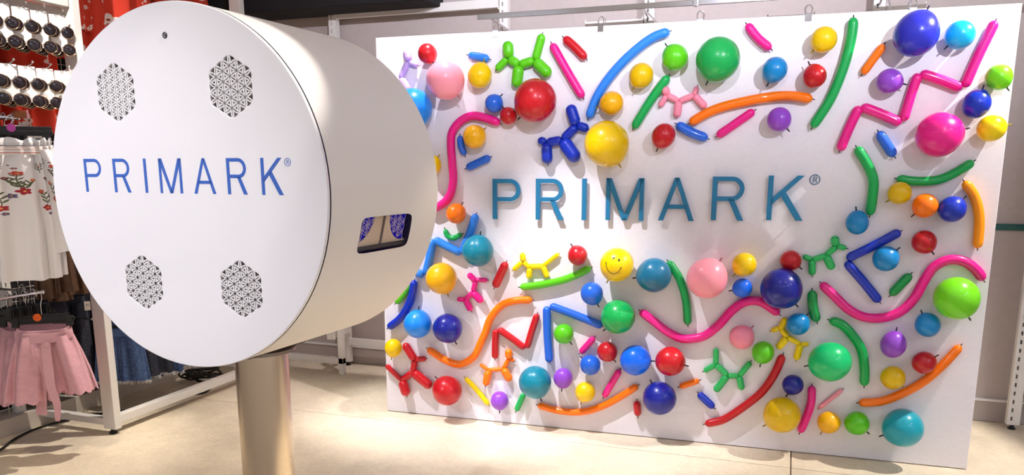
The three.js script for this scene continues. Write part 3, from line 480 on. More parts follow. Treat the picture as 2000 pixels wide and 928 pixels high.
  for (let n = 0; n <= NP; n++) {
    const t = angs[n], dx = Math.cos(t), dy = Math.sin(t);
    const hs = (s1 - s0) / 2, ha = (a1 - a0) / 2 * DR, P8 = 9, k = 1 / ((Math.abs(dx) / hs) ** P8 + (Math.abs(dy) / ha) ** P8) ** (1 / P8);
    const inn = [cs + dx * k, cg + dy * k / DR];
    const tx = dx > 0 ? (SB - cs) / dx : dx < 0 ? (SA - cs) / dx : 1e9, ty = dy > 0 ? (B1 - cg) * DR / dy : dy < 0 ? (B0 - cg) * DR / dy : 1e9, ko = Math.min(tx, ty);
    const out = [cs + dx * ko, cg + dy * ko / DR];
    ring.push({ inn, row: Array.from({ length: K + 1 }, (_, i) => vert(inn[0] + (out[0] - inn[0]) * i / K, inn[1] + (out[1] - inn[1]) * i / K)) });
  }
  strip2(ring.map(r => r.row));
  const g = new THREE.BufferGeometry(); g.setAttribute('position', new THREE.Float32BufferAttribute(pos, 3)); g.setAttribute('normal', new THREE.Float32BufferAttribute(nor, 3)); g.setAttribute('uv', new THREE.Float32BufferAttribute(new Float32Array(pos.length / 3 * 2), 2)); g.setIndex(idx);
  const sh = part('shell', g, shell, b); sh.userData.label = 'satin white curved side of the drum';
  part('back_panel', new THREE.CylinderGeometry(DR, DR, 0.006, 128).rotateX(Math.PI / 2), shell, b).position.set(0, DY, -DH + 0.001);
  part('inner_ring', new THREE.CylinderGeometry(DR - 0.04, DR - 0.04, 0.012, 128, 1, true).rotateX(Math.PI / 2), shell, b).position.set(0, DY, DH - 0.014);
  const windowLattice = (cx, cy) => merge(arcs.filter(a => a.every(([p, q]) => Math.abs(p * 1.15 + cx) < 0.158 && q * 1.15 + cy < 0.07)).map(a => strip(arcPts(a, 4).map(([p, q]) => [p * 1.15, q * 1.15]), 0.0011))).scale(1, 1, 0.4);
  // window: dark rim going inwards, two pale panels with cut-out circles lit blue from behind, a bar between them
  const rp = [], ri = []; ring.forEach(({ inn }, n) => { rp.push(...P3(inn[0], inn[1], DR + 0.0008), ...P3(inn[0], inn[1], DR - 0.02)); if (n < NP) ri.push(n * 2, n * 2 + 1, n * 2 + 2, n * 2 + 1, n * 2 + 3, n * 2 + 2); });
  const rg = new THREE.BufferGeometry(); rg.setAttribute('position', new THREE.Float32BufferAttribute(rp, 3)); rg.setIndex(ri); rg.computeVertexNormals(); rg.setAttribute('uv', new THREE.Float32BufferAttribute(new Float32Array(rp.length / 3 * 2), 2));
  const win = part('window_rim', rg, mat(0x2a2430, 0.3, { side: THREE.DoubleSide }), b);
  const inner = new THREE.Group(); inner.name = 'window_interior'; b.add(inner);
  const ac = (a0 + a1) / 2; inner.position.set((DR - 0.02) * Math.cos(ac), DY + (DR - 0.02) * Math.sin(ac), DH - (s0 + s1) / 2); inner.rotation.set(0, Math.PI / 2, 0); inner.rotateX(-ac);
  // local: x to the right along the drum (towards the back), y up, z outwards
  const panelShape = (x0, x1, cx, cy, rr) => {      // pale plate whose upper outer corner is cut away round the lattice
    const s = new THREE.Shape(), left = cx < 0, xi = left ? x1 : x0, xo = left ? x0 : x1, n = 24, top = 0.075, bot = -0.04;
    const aTop = Math.acos(Math.max(-1, Math.min(1, (top - cy) / rr))), pts = [[xi, bot], [xi, top]];
    const a0 = Math.atan2(top - cy, (left ? 1 : -1) * Math.sqrt(rr * rr - (top - cy) ** 2)), a1 = Math.atan2(-Math.sqrt(rr * rr - (xo - cx) ** 2), xo - cx);
    let d = a1 - a0; if (left && d > 0) d -= Math.PI * 2; if (!left && d < 0) d += Math.PI * 2;
    for (let k = 0; k <= n; k++) { const t = a0 + d * k / n; pts.push([cx + rr * Math.cos(t), cy + rr * Math.sin(t)]); }
    pts.push([xo, bot]); pts.forEach(([x, y], k) => k ? s.lineTo(x, y) : s.moveTo(x, y)); s.closePath();
    return new THREE.ExtrudeGeometry(s, { depth: 0.003, bevelEnabled: false });
  };
  const pale = mat(0xcdb9a2, 0.45), holes = [[-0.11, 0.03], [0.108, 0.028]];
  part('inner_panel', panelShape(-0.165, -0.004, -0.145, 0.062, 0.092), pale, inner); part('inner_panel', panelShape(0.004, 0.165, 0.13, 0.06, 0.095), pale, inner);
  part('centre_bar', rbox(0.008, 0.12, 0.008, 0.002, 0, 0.015, 0.004), mat(0x6a5a56, 0.4), inner);
  part('sill', rbox(0.33, 0.014, 0.012, 0.003, 0, -0.047, 0.005), mat(0x241f26, 0.35), inner);
  part('blue_light', box(0.34, 0.16, 0.004, 0, 0.01, -0.02), new THREE.MeshStandardMaterial({ color: 0x080818, emissive: 0x2a1cd8, emissiveIntensity: 0.6 }), inner);
  for (const [x, y] of [[-0.145, 0.062], [0.13, 0.06]]) { const l = part('lattice', windowLattice(x, y), mat(0xb8a8c8, 0.4), inner); l.position.set(x, y, 0.0025); }
  // pole with its flange and foot
  const steel = mat(0xcdbfae, 0.3, { metalness: 1, roughnessMap: dataTex(256, (i, j) => { const k = j * 2 * 512 + i * 2; return 150 + n8[k] * 60 + n256[(j * 2 * 512 + (i % 8)) % 262144] * 40; }), anisotropy: 0.6 });
  part('pole', cylY(0.092, 0.835, 0, 0.4275, 0, 64), steel, b);
  part('flange', [cylY(0.12, 0.012, 0, 0.851, 0, 48)], mat(0x8f857c, 0.35, { metalness: 1 }), b);
  part('saddle', [box(0.16, 0.03, 0.3, 0, 0.868, 0)], mat(0x5a5450, 0.5, { metalness: 0.6 }), b);
  part('foot_plate', [cylY(0.26, 0.012, 0, 0.006, 0, 48)], steel, b);
}

// ---------------------------------------------------------------- wall shelving system behind the board
const slotted = (h, y0, w = 0.05, d = 0.045) => {    // a slotted upright: two flanges joined by rungs so that the slots are real openings
  const g = [box(0.016, h, d, -w / 2 + 0.008, y0 + h / 2, 0), box(w - 0.026, h, d, 0.013, y0 + h / 2, 0)];
  for (let y = y0 + 0.012; y < y0 + h; y += 0.05) g.push(box(0.011, 0.026, d, -w / 2 + 0.0215, y, 0)); return g;
};
for (const [x, h, lab] of [[-3.122, 2.9, 'white slotted wall upright beside the drum, nearest the white column'], [-1.845, 2.9, 'white slotted wall upright showing above the lime balloon dog'], [-0.9, 2.9, 'white slotted wall upright behind the board middle'], [0.386, 2.9, 'white slotted wall upright behind the board right half'], [1.277, 2.9, 'white slotted wall upright standing right of the board']]) {
  const z = x > 1 ? -5.06 : -5.1, u = thing('wall_upright', lab, 'upright', [x, 0, z], 0, 'slotted wall uprights');
  part('post', slotted(h, 0.03, x > 1 ? 0.065 : 0.06), M.whiteMetal, u); part('channel_back', box(0.03, h - 0.04, 0.004, -0.006, 0.03 + h / 2, -0.0246), M.whiteMetal, u);
  part('foot', [cylY(0.012, 0.03, 0, 0.015, 0, 12), cylY(0.02, 0.008, 0, 0.004, 0, 16)], M.dark, u);
}
{
  const rail = (label, x0, x1, y, h = 0.055, z = -5.085) => { const r = thing('wall_rail', label, 'rail', [(x0 + x1) / 2, y, z], 0, 'white rails between uprights'); part('bar', rbox(x1 - x0, h, 0.03, 0.003), M.whiteMetal, r); part('end_hook', [box(0.006, h + 0.02, 0.036, -(x1 - x0) / 2 + 0.003, 0, 0), box(0.006, h + 0.02, 0.036, (x1 - x0) / 2 - 0.003, 0, 0)], M.whiteMetal, r); };
  rail('white rail high on the wall between the drum and the lime dog', -3.09, -1.877, 2.525);
  rail('white rail low on the wall beside the board left edge', -3.09, -1.877, 0.192, 0.05);
  rail('white rail showing above the board between first two clips', -1.3, -0.935, 2.36, 0.03);
  rail('white rail showing above the board before the green sausage tip', -0.21, 0.05, 2.33, 0.03);
  rail('white rail showing above the board at the biggest royal blue balloon', 0.42, 0.62, 2.345, 0.03);
  rail('white rail at the right edge of the picture near the floor', 1.312, 2.3, 0.216, 0.05, -5.045);
  const br = thing('shelf_bracket', 'small white shelf bracket low on the wall beside the drum', 'bracket', [-3.09, 0.29, -5.06]);
  part('arm', [rbox(0.025, 0.045, 0.26, 0.003, 0.012, 0, 0.12)], M.whiteMetal, br); part('end_cap', [rbox(0.06, 0.05, 0.02, 0.003, 0.02, 0, 0.26)], M.whiteMetal, br);
  const cr = thing('chrome_rail', 'mirror chrome hanging rail above the board', 'rail', [0, 2.395, -4.8]);
  part('bar', [rbox(1.32, 0.032, 0.016, 0.004, -1.255, 0, 0), rbox(1.7, 0.032, 0.016, 0.004, 0.27, 0, 0), rbox(1.2, 0.032, 0.016, 0.004, 1.735, 0, 0)], M.chrome, cr);
  for (const x of [-0.59, 1.126]) part('joint_sleeve', [rbox(0.03, 0.044, 0.026, 0.003, x, 0, 0)], M.chrome, cr);
  for (const x of [-1.845, -0.9, 0.386]) part('support_arm', [bar([x, -0.02, -0.27], [x, 0, 0], 0.007), bar([x + 0.06, -0.06, -0.26], [x, 0.002, -0.005], 0.006)], M.chrome, cr);
  const bb = thing('bulkhead_box', 'long black box hung high behind the drum', 'box', [-3.65, 2.525, -4.98]);
  part('body', [rbox(2.72, 0.5, 0.3, 0.012, 0, 0.25, 0)], M.blackCloth, bb); part('hanger_rod', [cylY(0.01, 0.275, -1, 0.6375, 0), cylY(0.01, 0.275, 1, 0.6375, 0)], M.dark, bb);
}

// ---------------------------------------------------------------- the clothes rack on the left
const RX = -3.557, RZ = -3.281;
{
  const r = thing('clothes_rack', 'white square tube clothes rack frame on the left with low rails', 'rack', [RX, 0, RZ]);
  // x towards the aisle, z towards the photographer
  part('post', [rbox(0.085, 3.0, 0.048, 0.004, 0, 1.53, 0)], M.whiteMetal, r);
  part('post', [rbox(0.085, 3.0, 0.048, 0.004, 0, 1.53, -1.33)], M.whiteMetal, r);
  part('foot', [cylY(0.012, 0.03, 0, 0.015, 0, 12), cylY(0.022, 0.008, 0, 0.004, 0, 16)], M.dark, r);
  part('foot', [cylY(0.012, 0.03, 0, 0.015, -1.33, 12), cylY(0.022, 0.008, 0, 0.004, -1.33, 16)], M.dark, r);
  part('low_rail', [rbox(0.05, 0.05, 1.28, 0.004, 0.0, 0.075, -0.665)], M.whiteMetal, r);
  part('side_rail', [rbox(0.52, 0.04, 0.045, 0.004, -0.302, 0.07, 0)], M.whiteMetal, r);
  part('side_rail', [rbox(0.52, 0.04, 0.045, 0.004, -0.302, 0.07, -1.33)], M.whiteMetal, r);
  part('top_beam', [rbox(0.05, 0.09, 2.0, 0.004, 0.005, 2.325, 1.03)], M.whiteMetal, r);
  part('beam_flange', [box(0.012, 0.05, 2.0, -0.03, 2.255, 1.03)], mat(0xb9ada4, 0.7), r);
  part('top_beam', [rbox(0.05, 0.09, 1.28, 0.004, 0.005, 2.75, -0.665)], M.whiteMetal, r);
}
{ // the wire wall at the back of the rack
  const g = thing('wire_grid_wall', 'white wire grid wall standing on a plinth behind the hanging clothes', 'grid panel', [-4.15, 0, -3.4]);
  const w = []; for (let z = -1.3; z <= 1.61; z += 0.075) w.push(bar([0, 0.1, z], [0, 2.6, z], 0.0026, 5)); for (let y = 0.13; y < 2.6; y += 0.075) w.push(bar([0.004, y, -1.3], [0.004, y, 1.6], 0.0026, 5));
  const wm = part('wire_mesh', w, mat(0xd9d2c6, 0.4), g); wm.userData.kind = 'stuff';
  part('plinth', [rbox(0.2, 0.1, 2.9, 0.004, -0.02, 0.05, 0.15)], mat(0xcfc6b8, 0.6), g);
  part('back_board', [box(0.02, 2.5, 2.9, -0.09, 1.35, 0.15)], mat(0x2a2523, 0.9), g);
  part('upright', slotted(2.5, 0.1).map(q => q.rotateY(Math.PI / 2).translate(0.01, 0, 0.22)), M.whiteMetal, g);
  part('upright', slotted(2.5, 0.1).map(q => q.rotateY(Math.PI / 2).translate(0.01, 0, -1.2)), M.whiteMetal, g);
}
// hanging rails
function hangRail(label, y, x0, z0, x1, z1) {
  const t = thing('hanging_rail', label, 'rail', [x0, y, z0]); part('bar', [bar([0, 0, 0], [x1 - x0, 0, z1 - z0], 0.008, 10)], M.chrome, t); part('end_stop', [new THREE.SphereGeometry(0.013, 12, 8).translate(x1 - x0, 0, z1 - z0)], M.chrome, t);
  part('arm', bar([0, 0, 0], [-4.14 - x0, 0.0, 0], 0.007, 8), M.chrome, t); part('arm', bar([x1 - x0, 0, z1 - z0], [-4.14 - x0, 0, z1 - z0], 0.007, 8), M.chrome, t);
}
hangRail('chrome rail carrying the black hangers of the pink shorts', 0.856, -3.6, -2.45, -3.6, -2.97);
hangRail('chrome rail carrying the white embroidered blouses', 1.72, -3.6, -2.45, -3.6, -2.95);

// cloth: a flattened, folded tube. prof rows: [y, half width, depth, x offset]; hem(t) lifts or drops the lower edge, t 0..1 round the tube
function cloth(prof, { folds = 7, amp = 0.012, hem = () => 0, nu = 96, nv = 40, phase = 0, top = () => 0, curl = 0, fold0 = 0.25 } = {}) {
  const pos = [], uv = [], idx = [], at = v => { const f = v * (prof.length - 1), i = Math.min(prof.length - 2, Math.floor(f)), k = f - i; return prof[i].map((q, n) => q * (1 - k) + prof[i + 1][n] * k); };
  for (let j = 0; j <= nv; j++) {
    const v = j / nv, [y, hw, dp, xo] = at(v);
    for (let i = 0; i <= nu; i++) {
      const t = i / nu, a = t * Math.PI * 2, c = Math.cos(a), s = Math.sin(a), e = Math.sign(c) * Math.abs(c) ** 0.75;
      const fo = amp * (fold0 + (1 - fold0) * v) * (Math.sin(a * folds + phase + v * 0.9) + 0.5 * Math.sin(a * folds * 1.7 + phase * 2.3 - v * 1.4));
      pos.push(xo + hw * e + c * fo * 0.5 + curl * v * s, y + hem(t) * v ** 6 + top(t) * (1 - v) ** 4, dp * s + s * fo * 1.2 + fo * 0.3);
      uv.push(t, 1 - v);
    }
  }
  for (let j = 0; j < nv; j++) for (let i = 0; i < nu; i++) { const a = j * (nu + 1) + i, b = a + nu + 1; idx.push(a, b, a + 1, b, b + 1, a + 1); }
  const g = new THREE.BufferGeometry(); g.setAttribute('position', new THREE.Float32BufferAttribute(pos, 3)); g.setAttribute('uv', new THREE.Float32BufferAttribute(uv, 2)); g.setIndex(idx); g.computeVertexNormals(); return g;
}
function strap(pts, w, th = 0.004) {        // a flat ribbon of cloth hanging through pts [x, y, z, half-width factor, twist]
  const c = new THREE.CatmullRomCurve3(pts.map(p => V(p[0], p[1], p[2]))), n = 24, pos = [], idx = [], uv = [];
  for (let i = 0; i <= n; i++) {
    const s = i / n, p = c.getPoint(s), T = c.getTangent(s), q = Math.min(pts.length - 1.001, s * (pts.length - 1)), k = Math.floor(q), f = q - k, wf = pts[k][3] * (1 - f) + pts[k + 1][3] * f;
    const S = V(-T.y, T.x, 0).normalize().multiplyScalar(w * wf), N = V().crossVectors(T, S).normalize().multiplyScalar(th / 2);
    for (const [a, b] of [[1, 1], [-1, 1], [-1, -1], [1, -1]]) { pos.push(p.x + S.x * a + N.x * b, p.y + S.y * a + N.y * b, p.z + S.z * a + N.z * b); uv.push(a * 0.5 + 0.5, s); }
  }
  for (let i = 0; i < n; i++) for (let j = 0; j < 4; j++) { const a = i * 4 + j, b = i * 4 + (j + 1) % 4; idx.push(a, b, a + 4, b, b + 4, a + 4); }
  idx.push(0, 2, 1, 0, 3, 2, n * 4, n * 4 + 1, n * 4 + 2, n * 4, n * 4 + 2, n * 4 + 3);
  const g = new THREE.BufferGeometry(); g.setAttribute('position', new THREE.Float32BufferAttribute(pos, 3)); g.setAttribute('uv', new THREE.Float32BufferAttribute(uv, 2)); g.setIndex(idx); return g.toNonIndexed ? (() => { const k = g.toNonIndexed(); k.computeVertexNormals(); return k; })() : g;
}
// black clip hanger: hook, bar, two clips; origin at the bar middle
function hanger(label, p, turn, w = 0.3, hookH = 0.075, group = 'black clip hangers') {
  const t = thing('clip_hanger', label, 'hanger', p, turn, group);
  part('bar', [rbox(w, 0.022, 0.012, 0.004)], M.blackPlastic, t);
  part('hook', [tube([[0, 0.01, 0], [0, hookH * 0.6, 0], [0.008, hookH * 0.85, 0], [0.001, hookH + 0.012, 0], [-0.014, hookH, 0], [-0.016, hookH - 0.014, 0]], 0.0022, 30, 6)], M.chrome, t);
  for (const s of [-1, 1]) part('clip', [rbox(0.03, 0.05, 0.008, 0.002, s * w * 0.42, -0.012, 0.009), rbox(0.03, 0.05, 0.008, 0.002, s * w * 0.42, -0.012, -0.009), cylY(0.007, 0.026, s * w * 0.42, 0.004, 0, 10)], M.blackPlastic, t);
  return t;
}

// ---- pink shorts
const pinkCloth = fabric([222, 170, 178], 10, 16, 21, {}, 2);
function pinkShorts(label, p, turn, full) {
  const t = thing('pink_shorts', label, 'shorts', p, turn, 'pink scalloped shorts');
  const sc = k => q => 0.016 * -Math.abs(Math.sin(q * Math.PI * k));
  part('waistband', cloth([[0.0, 0.128, 0.028, 0], [-0.03, 0.134, 0.03, 0], [-0.06, 0.14, 0.03, 0]], { folds: 3, amp: 0.004, top: q => (q > 0 && q < 0.5 ? -0.03 * Math.sin(q * 2 * Math.PI) : 0), nv: 10 }), pinkCloth, t);
  part('leg', cloth([[-0.055, 0.072, 0.03, -0.068], [-0.16, 0.088, 0.045, -0.082], [-0.28, 0.098, 0.055, -0.098], [-0.4, 0.108, 0.06, -0.11]], { folds: 4, amp: 0.02, hem: sc(12), phase: 1, fold0: 0.35 }), pinkCloth, t);
  part('leg', cloth([[-0.055, 0.072, 0.03, 0.068], [-0.15, 0.086, 0.045, 0.085], [-0.25, 0.096, 0.055, 0.104], [-0.36, 0.104, 0.06, 0.124]], { folds: 4, amp: 0.02, hem: sc(12), phase: 2.4, fold0: 0.35 }), pinkCloth, t);
  if (full) {
    part('belt', cloth([[-0.012, 0.138, 0.036, 0], [-0.04, 0.142, 0.038, 0], [-0.06, 0.143, 0.038, 0]], { folds: 4, amp: 0.004, nv: 8, top: q => (q > 0 && q < 0.5 ? -0.035 * Math.sin(q * 2 * Math.PI) : 0), hem: q => (q > 0 && q < 0.5 ? -0.03 * Math.sin(q * 2 * Math.PI) : 0) }), pinkCloth, t);
    part('knot', new THREE.SphereGeometry(1, 16, 12).scale(0.022, 0.02, 0.012).translate(0.02, -0.098, 0.052), pinkCloth, t);
    part('belt_tail', strap([[0.018, -0.1, 0.055, 0.9], [0.02, -0.2, 0.068, 1], [0.025, -0.32, 0.078, 0.95], [0.042, -0.42, 0.07, 0.8], [0.03, -0.52, 0.05, 0.45]], 0.024), pinkCloth, t);
    part('belt_tail', strap([[0.012, -0.1, 0.046, 0.9], [-0.02, -0.25, 0.03, 0.9], [-0.045, -0.4, 0.02, 1], [-0.055, -0.49, 0.012, 1]], 0.026), pinkCloth, t);
  }
  return t;
}
const PT = 0.62;
pinkShorts('pink scalloped shorts with tied belt hanging in front', [-3.535, 0.7, -2.9], PT, true).scale.set(0.93, 0.95, 1);
{
  const o = hanger('black clip hanger with orange sticker holding the front pink shorts', [-3.535, 0.73, -2.9], PT, 0.29, 0.13);
  const s = part('sticker', new THREE.CylinderGeometry(0.019, 0.019, 0.002, 24).rotateX(Math.PI / 2).translate(-0.02, 0.012, 0.01), mat(0xff6a14, 0.5), o); s.userData.label = 'round orange size sticker';
  part('plate', [rbox(0.25, 0.05, 0.006, 0.003, 0, 0.002, 0)], M.blackPlastic, o);
}
const lv = V(-Math.cos(PT), 0, Math.sin(PT)), lb = V(-Math.sin(PT), 0, -Math.cos(PT));
for (let i = 0; i < 3; i++) {
  const w = ['pink shorts directly behind the front pair, only the left leg showing', 'second pink shorts behind the front pair at the left edge', 'pink shorts furthest left at the edge of the picture'][i], d = V(-3.535, 0.675, -2.9).addScaledVector(lv, 0.1 + 0.05 * i).addScaledVector(lb, 0.15 + 0.15 * i);
  pinkShorts(w, d.toArray(), PT, false).scale.z = 0.68;
  hanger(['black clip hanger holding the pink shorts right behind the front pair', 'black clip hanger holding the second pink shorts behind the front', 'black clip hanger holding the leftmost pink shorts'][i], [d.x, 0.71, d.z], PT, 0.29, 0.13);
}
for (let i = 0; i < 5; i++) hanger(`empty black hanger on the shorts rail, ${['first', 'second', 'third', 'fourth', 'fifth'][i]} from the rail end`, [-3.612, 0.79, -2.93 + i * 0.05], Math.PI / 2 - 1.2, 0.12, 0.075, 'hangers on the shorts rail');

// ---- embroidered white blouses
function embroidery() {
  const c = document.createElement('canvas'); c.width = c.height = 1024; const x = c.getContext('2d');
  x.fillStyle = '#f5f2f1'; x.fillRect(0, 0, 1024, 1024);
  const flower = (u, v, r, col, n = 5) => { x.fillStyle = col; for (let i = 0; i < n; i++) { x.beginPath(); x.ellipse(u + Math.cos(i * 6.283 / n) * r * 0.6, v + Math.sin(i * 6.283 / n) * r * 0.6, r * 0.55, r * 0.42, i * 6.283 / n, 0, 7); x.fill(); } x.fillStyle = '#e8b060'; x.beginPath(); x.arc(u, v, r * 0.25, 0, 7); x.fill(); };
  const stem = (u0, v0, u1, v1, b) => { x.strokeStyle = '#54583a'; x.lineWidth = 4; x.beginPath(); x.moveTo(u0, v0); x.quadraticCurveTo((u0 + u1) / 2 + b, (v0 + v1) / 2, u1, v1); x.stroke(); x.fillStyle = '#5a6040'; for (const k of [0.35, 0.6, 0.85]) { const px = u0 + (u1 - u0) * k + b * 2 * k * (1 - k), py = v0 + (v1 - v0) * k; for (const s of [-1, 1]) { x.beginPath(); x.ellipse(px + s * 13, py - 9, 17, 5, s * -0.9, 0, 7); x.fill(); } } };
  for (const o of [0, 172, 344, 512, 684, 856]) {
    stem(o + 60, 430, o + 75, 270, 22); stem(o + 60, 430, o + 112, 330, -10); stem(o + 60, 430, o + 20, 350, 14);
    flower(o + 76, 262, 22, '#c8463a'); flower(o + 58, 432, 26, '#a82c34'); flower(o + 114, 322, 14, '#7a3c50'); flower(o + 18, 342, 13, '#d06a48'); flower(o + 98, 470, 18, '#6a5c7c'); flower(o + 84, 205, 10, '#8a4a58'); flower(o + 100, 168, 6, '#5a5048'); stem(o + 130, 560, o + 150, 440, -18); flower(o + 130, 565, 22, '#b03038'); flower(o + 152, 436, 15, '#cc5844'); flower(o + 120, 610, 12, '#6a5c7c'); flower(o + 140, 140, 8, '#b05a50'); stem(o + 140, 260, o + 142, 150, 12);
  }
  const t = new THREE.CanvasTexture(c); t.colorSpace = THREE.SRGBColorSpace; return t;
}
const embMat = mat(0xffffff, 0.9, { map: embroidery(), side: THREE.DoubleSide }), whiteCloth = fabric([245, 242, 241], 6, 16, 31);
const bandMat = mat(0xffffff, 0.9, { side: THREE.DoubleSide, map: dataTex(64, (i, j) => (j % 16 > 5 && j % 16 < 9 && j < 42 ? [196, 96, 84] : [246, 240, 234]), true) });
function blouse(label, p, turn) {
  const t = thing('white_blouse', label, 'blouse', p, turn, 'white embroidered blouses');
  part('frill', cloth([[0.03, 0.16, 0.03, 0], [0.015, 0.162, 0.032, 0], [0, 0.16, 0.028, 0]], { folds: 22, amp: 0.006, nv: 8, nu: 160, fold0: 1, top: q => 0.008 * Math.sin(q * 80) }), whiteCloth, t);
  part('elastic_band', cloth([[0.004, 0.168, 0.044, 0], [-0.034, 0.17, 0.047, 0]], { folds: 22, amp: 0.002, nv: 6, nu: 160, fold0: 1, hem: q => (q < 0.5 ? -0.01 * Math.sin(q * 6.283) : 0), top: q => (q < 0.5 ? -0.01 * Math.sin(q * 6.283) : 0) }), bandMat, t);
  part('body', cloth([[-0.028, 0.14, 0.034, 0], [-0.16, 0.15, 0.05, 0], [-0.36, 0.165, 0.055, 0], [-0.62, 0.175, 0.06, -0.01]], { folds: 10, amp: 0.018, fold0: 0.5, phase: 0.6, hem: q => -0.02 * Math.sin(q * 6.283) }), embMat, t);
  const sl = (s, ph) => cloth([[-0.02, 0.05, 0.04, s * 0.13], [-0.12, 0.065, 0.05, s * 0.165], [-0.32, 0.085, 0.05, s * 0.2], [-0.5, 0.105, 0.055, s * 0.225]], { folds: 5, amp: 0.012, phase: ph, fold0: 0.4, hem: q => 0.02 * Math.cos(q * 6.283) * s });
  part('sleeve', sl(1, 0.4), embMat, t); part('sleeve', sl(-1, 1.4), embMat, t);
}
blouse('white off shoulder blouse with embroidered flowers and red striped neckline, in front', [-3.5, 1.585, -2.82], 0.75);
blouse('white embroidered blouse behind the front one at the left edge', [-3.7, 1.575, -2.855], 0.75);
{
  const o = hanger('black hanger with a pink sticker holding the front white blouse', [-3.52, 1.645, -2.845], 0.75, 0.34, 0.07, 'hangers on the blouse rail');
  part('sticker', new THREE.CylinderGeometry(0.019, 0.019, 0.002, 24).rotateX(Math.PI / 2).translate(0.0, 0.022, 0.012), mat(0xc84aa8, 0.5), o).userData.label = 'round pink size sticker';
  part('plate', [rbox(0.33, 0.045, 0.008, 0.003, 0, 0.008, 0)], M.blackPlastic, o);
  hanger('black hanger holding the white blouse at the left edge', [-3.72, 1.63, -2.87], 0.75, 0.34, 0.075, 'hangers on the blouse rail');
  for (let i = 0; i < 4; i++) hanger(`small black hanger on the blouse rail, ${['first', 'second', 'third', 'fourth'][i]} from the rail end`, [-3.612, 1.645, -2.93 + i * 0.045], 0.3, 0.1, 0.085, 'hangers on the blouse rail');
  const w = thing('leather_tag', 'brown leather tag with a pink edge above the blouse rail', 'tag', [-3.56, 1.735, -2.93], 0.9); part('flap', [rbox(0.055, 0.035, 0.008, 0.003)], mat(0x8a4a1c, 0.6), w); part('edge', [rbox(0.009, 0.04, 0.009, 0.002, 0.032, 0, 0)], mat(0xd9939c, 0.6), w);
}
// white price strip under the sunglasses
for (let i = 0; i < 4; i++) {
  const t = thing('price_card', `white price card behind the blouse hangers, ${['first', 'second', 'third', 'fourth'][i]} from the left`, 'card', [-3.75, 1.655, -3.02 - i * 0.052], Math.PI / 2, 'white price cards');
  part('card', [rbox(0.048, 0.075, 0.003, 0.001)], mat(0xe8e4de, 0.7), t); part('print', [box(0.04, 0.004, 0.0008, 0, -0.024, 0.0019), box(0.03, 0.003, 0.0008, -0.004, -0.03, 0.0019)], mat(0x5a6468, 0.7), t);
}

// ---- sunglasses
{
  const lens = mat(0x1a0f12, 0.08), gold = mat(0xb89a78, 0.25, { metalness: 1 }), card = mat(0xf6f2ec, 0.7), sleeve = new THREE.MeshPhysicalMaterial({ color: 0xffffff, roughness: 0.08, transmission: 1, thickness: 0, ior: 1.3 });
  let proto; const rows = [['top', 2.15], ['second', 2.066], ['third', 1.88], ['bottom', 1.8]], cols = [[-3.182, 'first'], [-3.077, 'second'], [-2.978, 'third'], [-2.878, 'fourth'], [-2.78, 'fifth']];
  for (const [rn, y] of rows) for (const [z, cn] of cols) for (let d = 0; d < 2; d++) {
    const label = d ? `rear dark sunglasses, ${rn} row, ${cn} hook from the post` : `front dark round sunglasses, ${rn} row, ${cn} hook from the post`;
    const p = [RX + 0.03 - d * 0.082, y, z + (rnd() - 0.5) * 0.01], turn = Math.PI / 2 - 0.5 + (rnd() - 0.5) * 0.14;
    if (proto) { copyOf(proto, label, p, turn); continue; }
    proto = thing('sunglasses', label, 'sunglasses', p, turn, 'sunglasses on hooks'); proto.scale.setScalar(1.05);
    for (const s of [-1, 1]) { const l = part('lens', new THREE.SphereGeometry(1, 24, 14).scale(0.027, 0.026, 0.003).translate(s * 0.031, 0, 0), lens, proto); part('rim', new THREE.TorusGeometry(0.0275, 0.0014, 6, 32).translate(s * 0.031, 0, 0), gold, l); }
    part('bridge', tube([[-0.006, 0.006, 0], [0, 0.01, 0.002], [0.006, 0.006, 0]], 0.0013, 10, 6), gold, proto);
    for (const s of [-1, 1]) part('temple', tube([[s * 0.059, 0.006, 0], [s * 0.058, 0.006, -0.008], [s * 0.01, 0.002, -0.012], [-s * 0.045, -0.006, -0.014 - s * 0.002], [-s * 0.062, -0.018, -0.014]], 0.0014, 20, 6), gold, proto);
    part('card', [rbox(0.07, 0.085, 0.0012, 0.0004, -0.008, 0.036, -0.006)], card, proto);
    part('hang_loop', tube([[-0.012, 0.066, -0.006], [-0.018, 0.074, -0.004], [-0.012, 0.08, -0.002], [-0.006, 0.074, -0.004]], 0.0012, 20, 6, true), M.chrome, proto);
  }
  for (const [rn, y] of rows) for (const [z, cn] of cols) {
    const h = thing('display_hook', `chrome display hook, ${rn} sunglasses row, ${cn} from the post`, 'hook', [RX - 0.17, y + 0.085, z - 0.005], 0, 'chrome sunglasses hooks');
    part('rod', [tube([[0, 0, 0], [0.12, 0, 0], [0.2, 0.002, 0], [0.225, 0.014, 0]], 0.003, 24, 6)], M.chrome, h); part('tip', [new THREE.SphereGeometry(0.006, 10, 8).translate(0.226, 0.017, 0)], M.chrome, h); part('plate', [rbox(0.004, 0.03, 0.016, 0.001, 0, 0, 0)], M.chrome, h);
  }
  const p = thing('slat_display', 'beige slatted display behind the sunglasses', 'display', [RX - 0.185, 1.93, -2.65]);
  part('slat', [rbox(0.02, 0.05, 1.05, 0.003, 0, 0.31, 0)], mat(0xb5a89e, 0.7), p); part('slat', [rbox(0.02, 0.05, 1.05, 0.003, 0, 0.22, 0)], mat(0xb5a89e, 0.7), p); part('slat', [rbox(0.02, 0.05, 1.05, 0.003, 0, 0.035, 0)], mat(0xb5a89e, 0.7), p); part('slat', [rbox(0.02, 0.05, 1.05, 0.003, 0, -0.045, 0)], mat(0xb5a89e, 0.7), p);
}

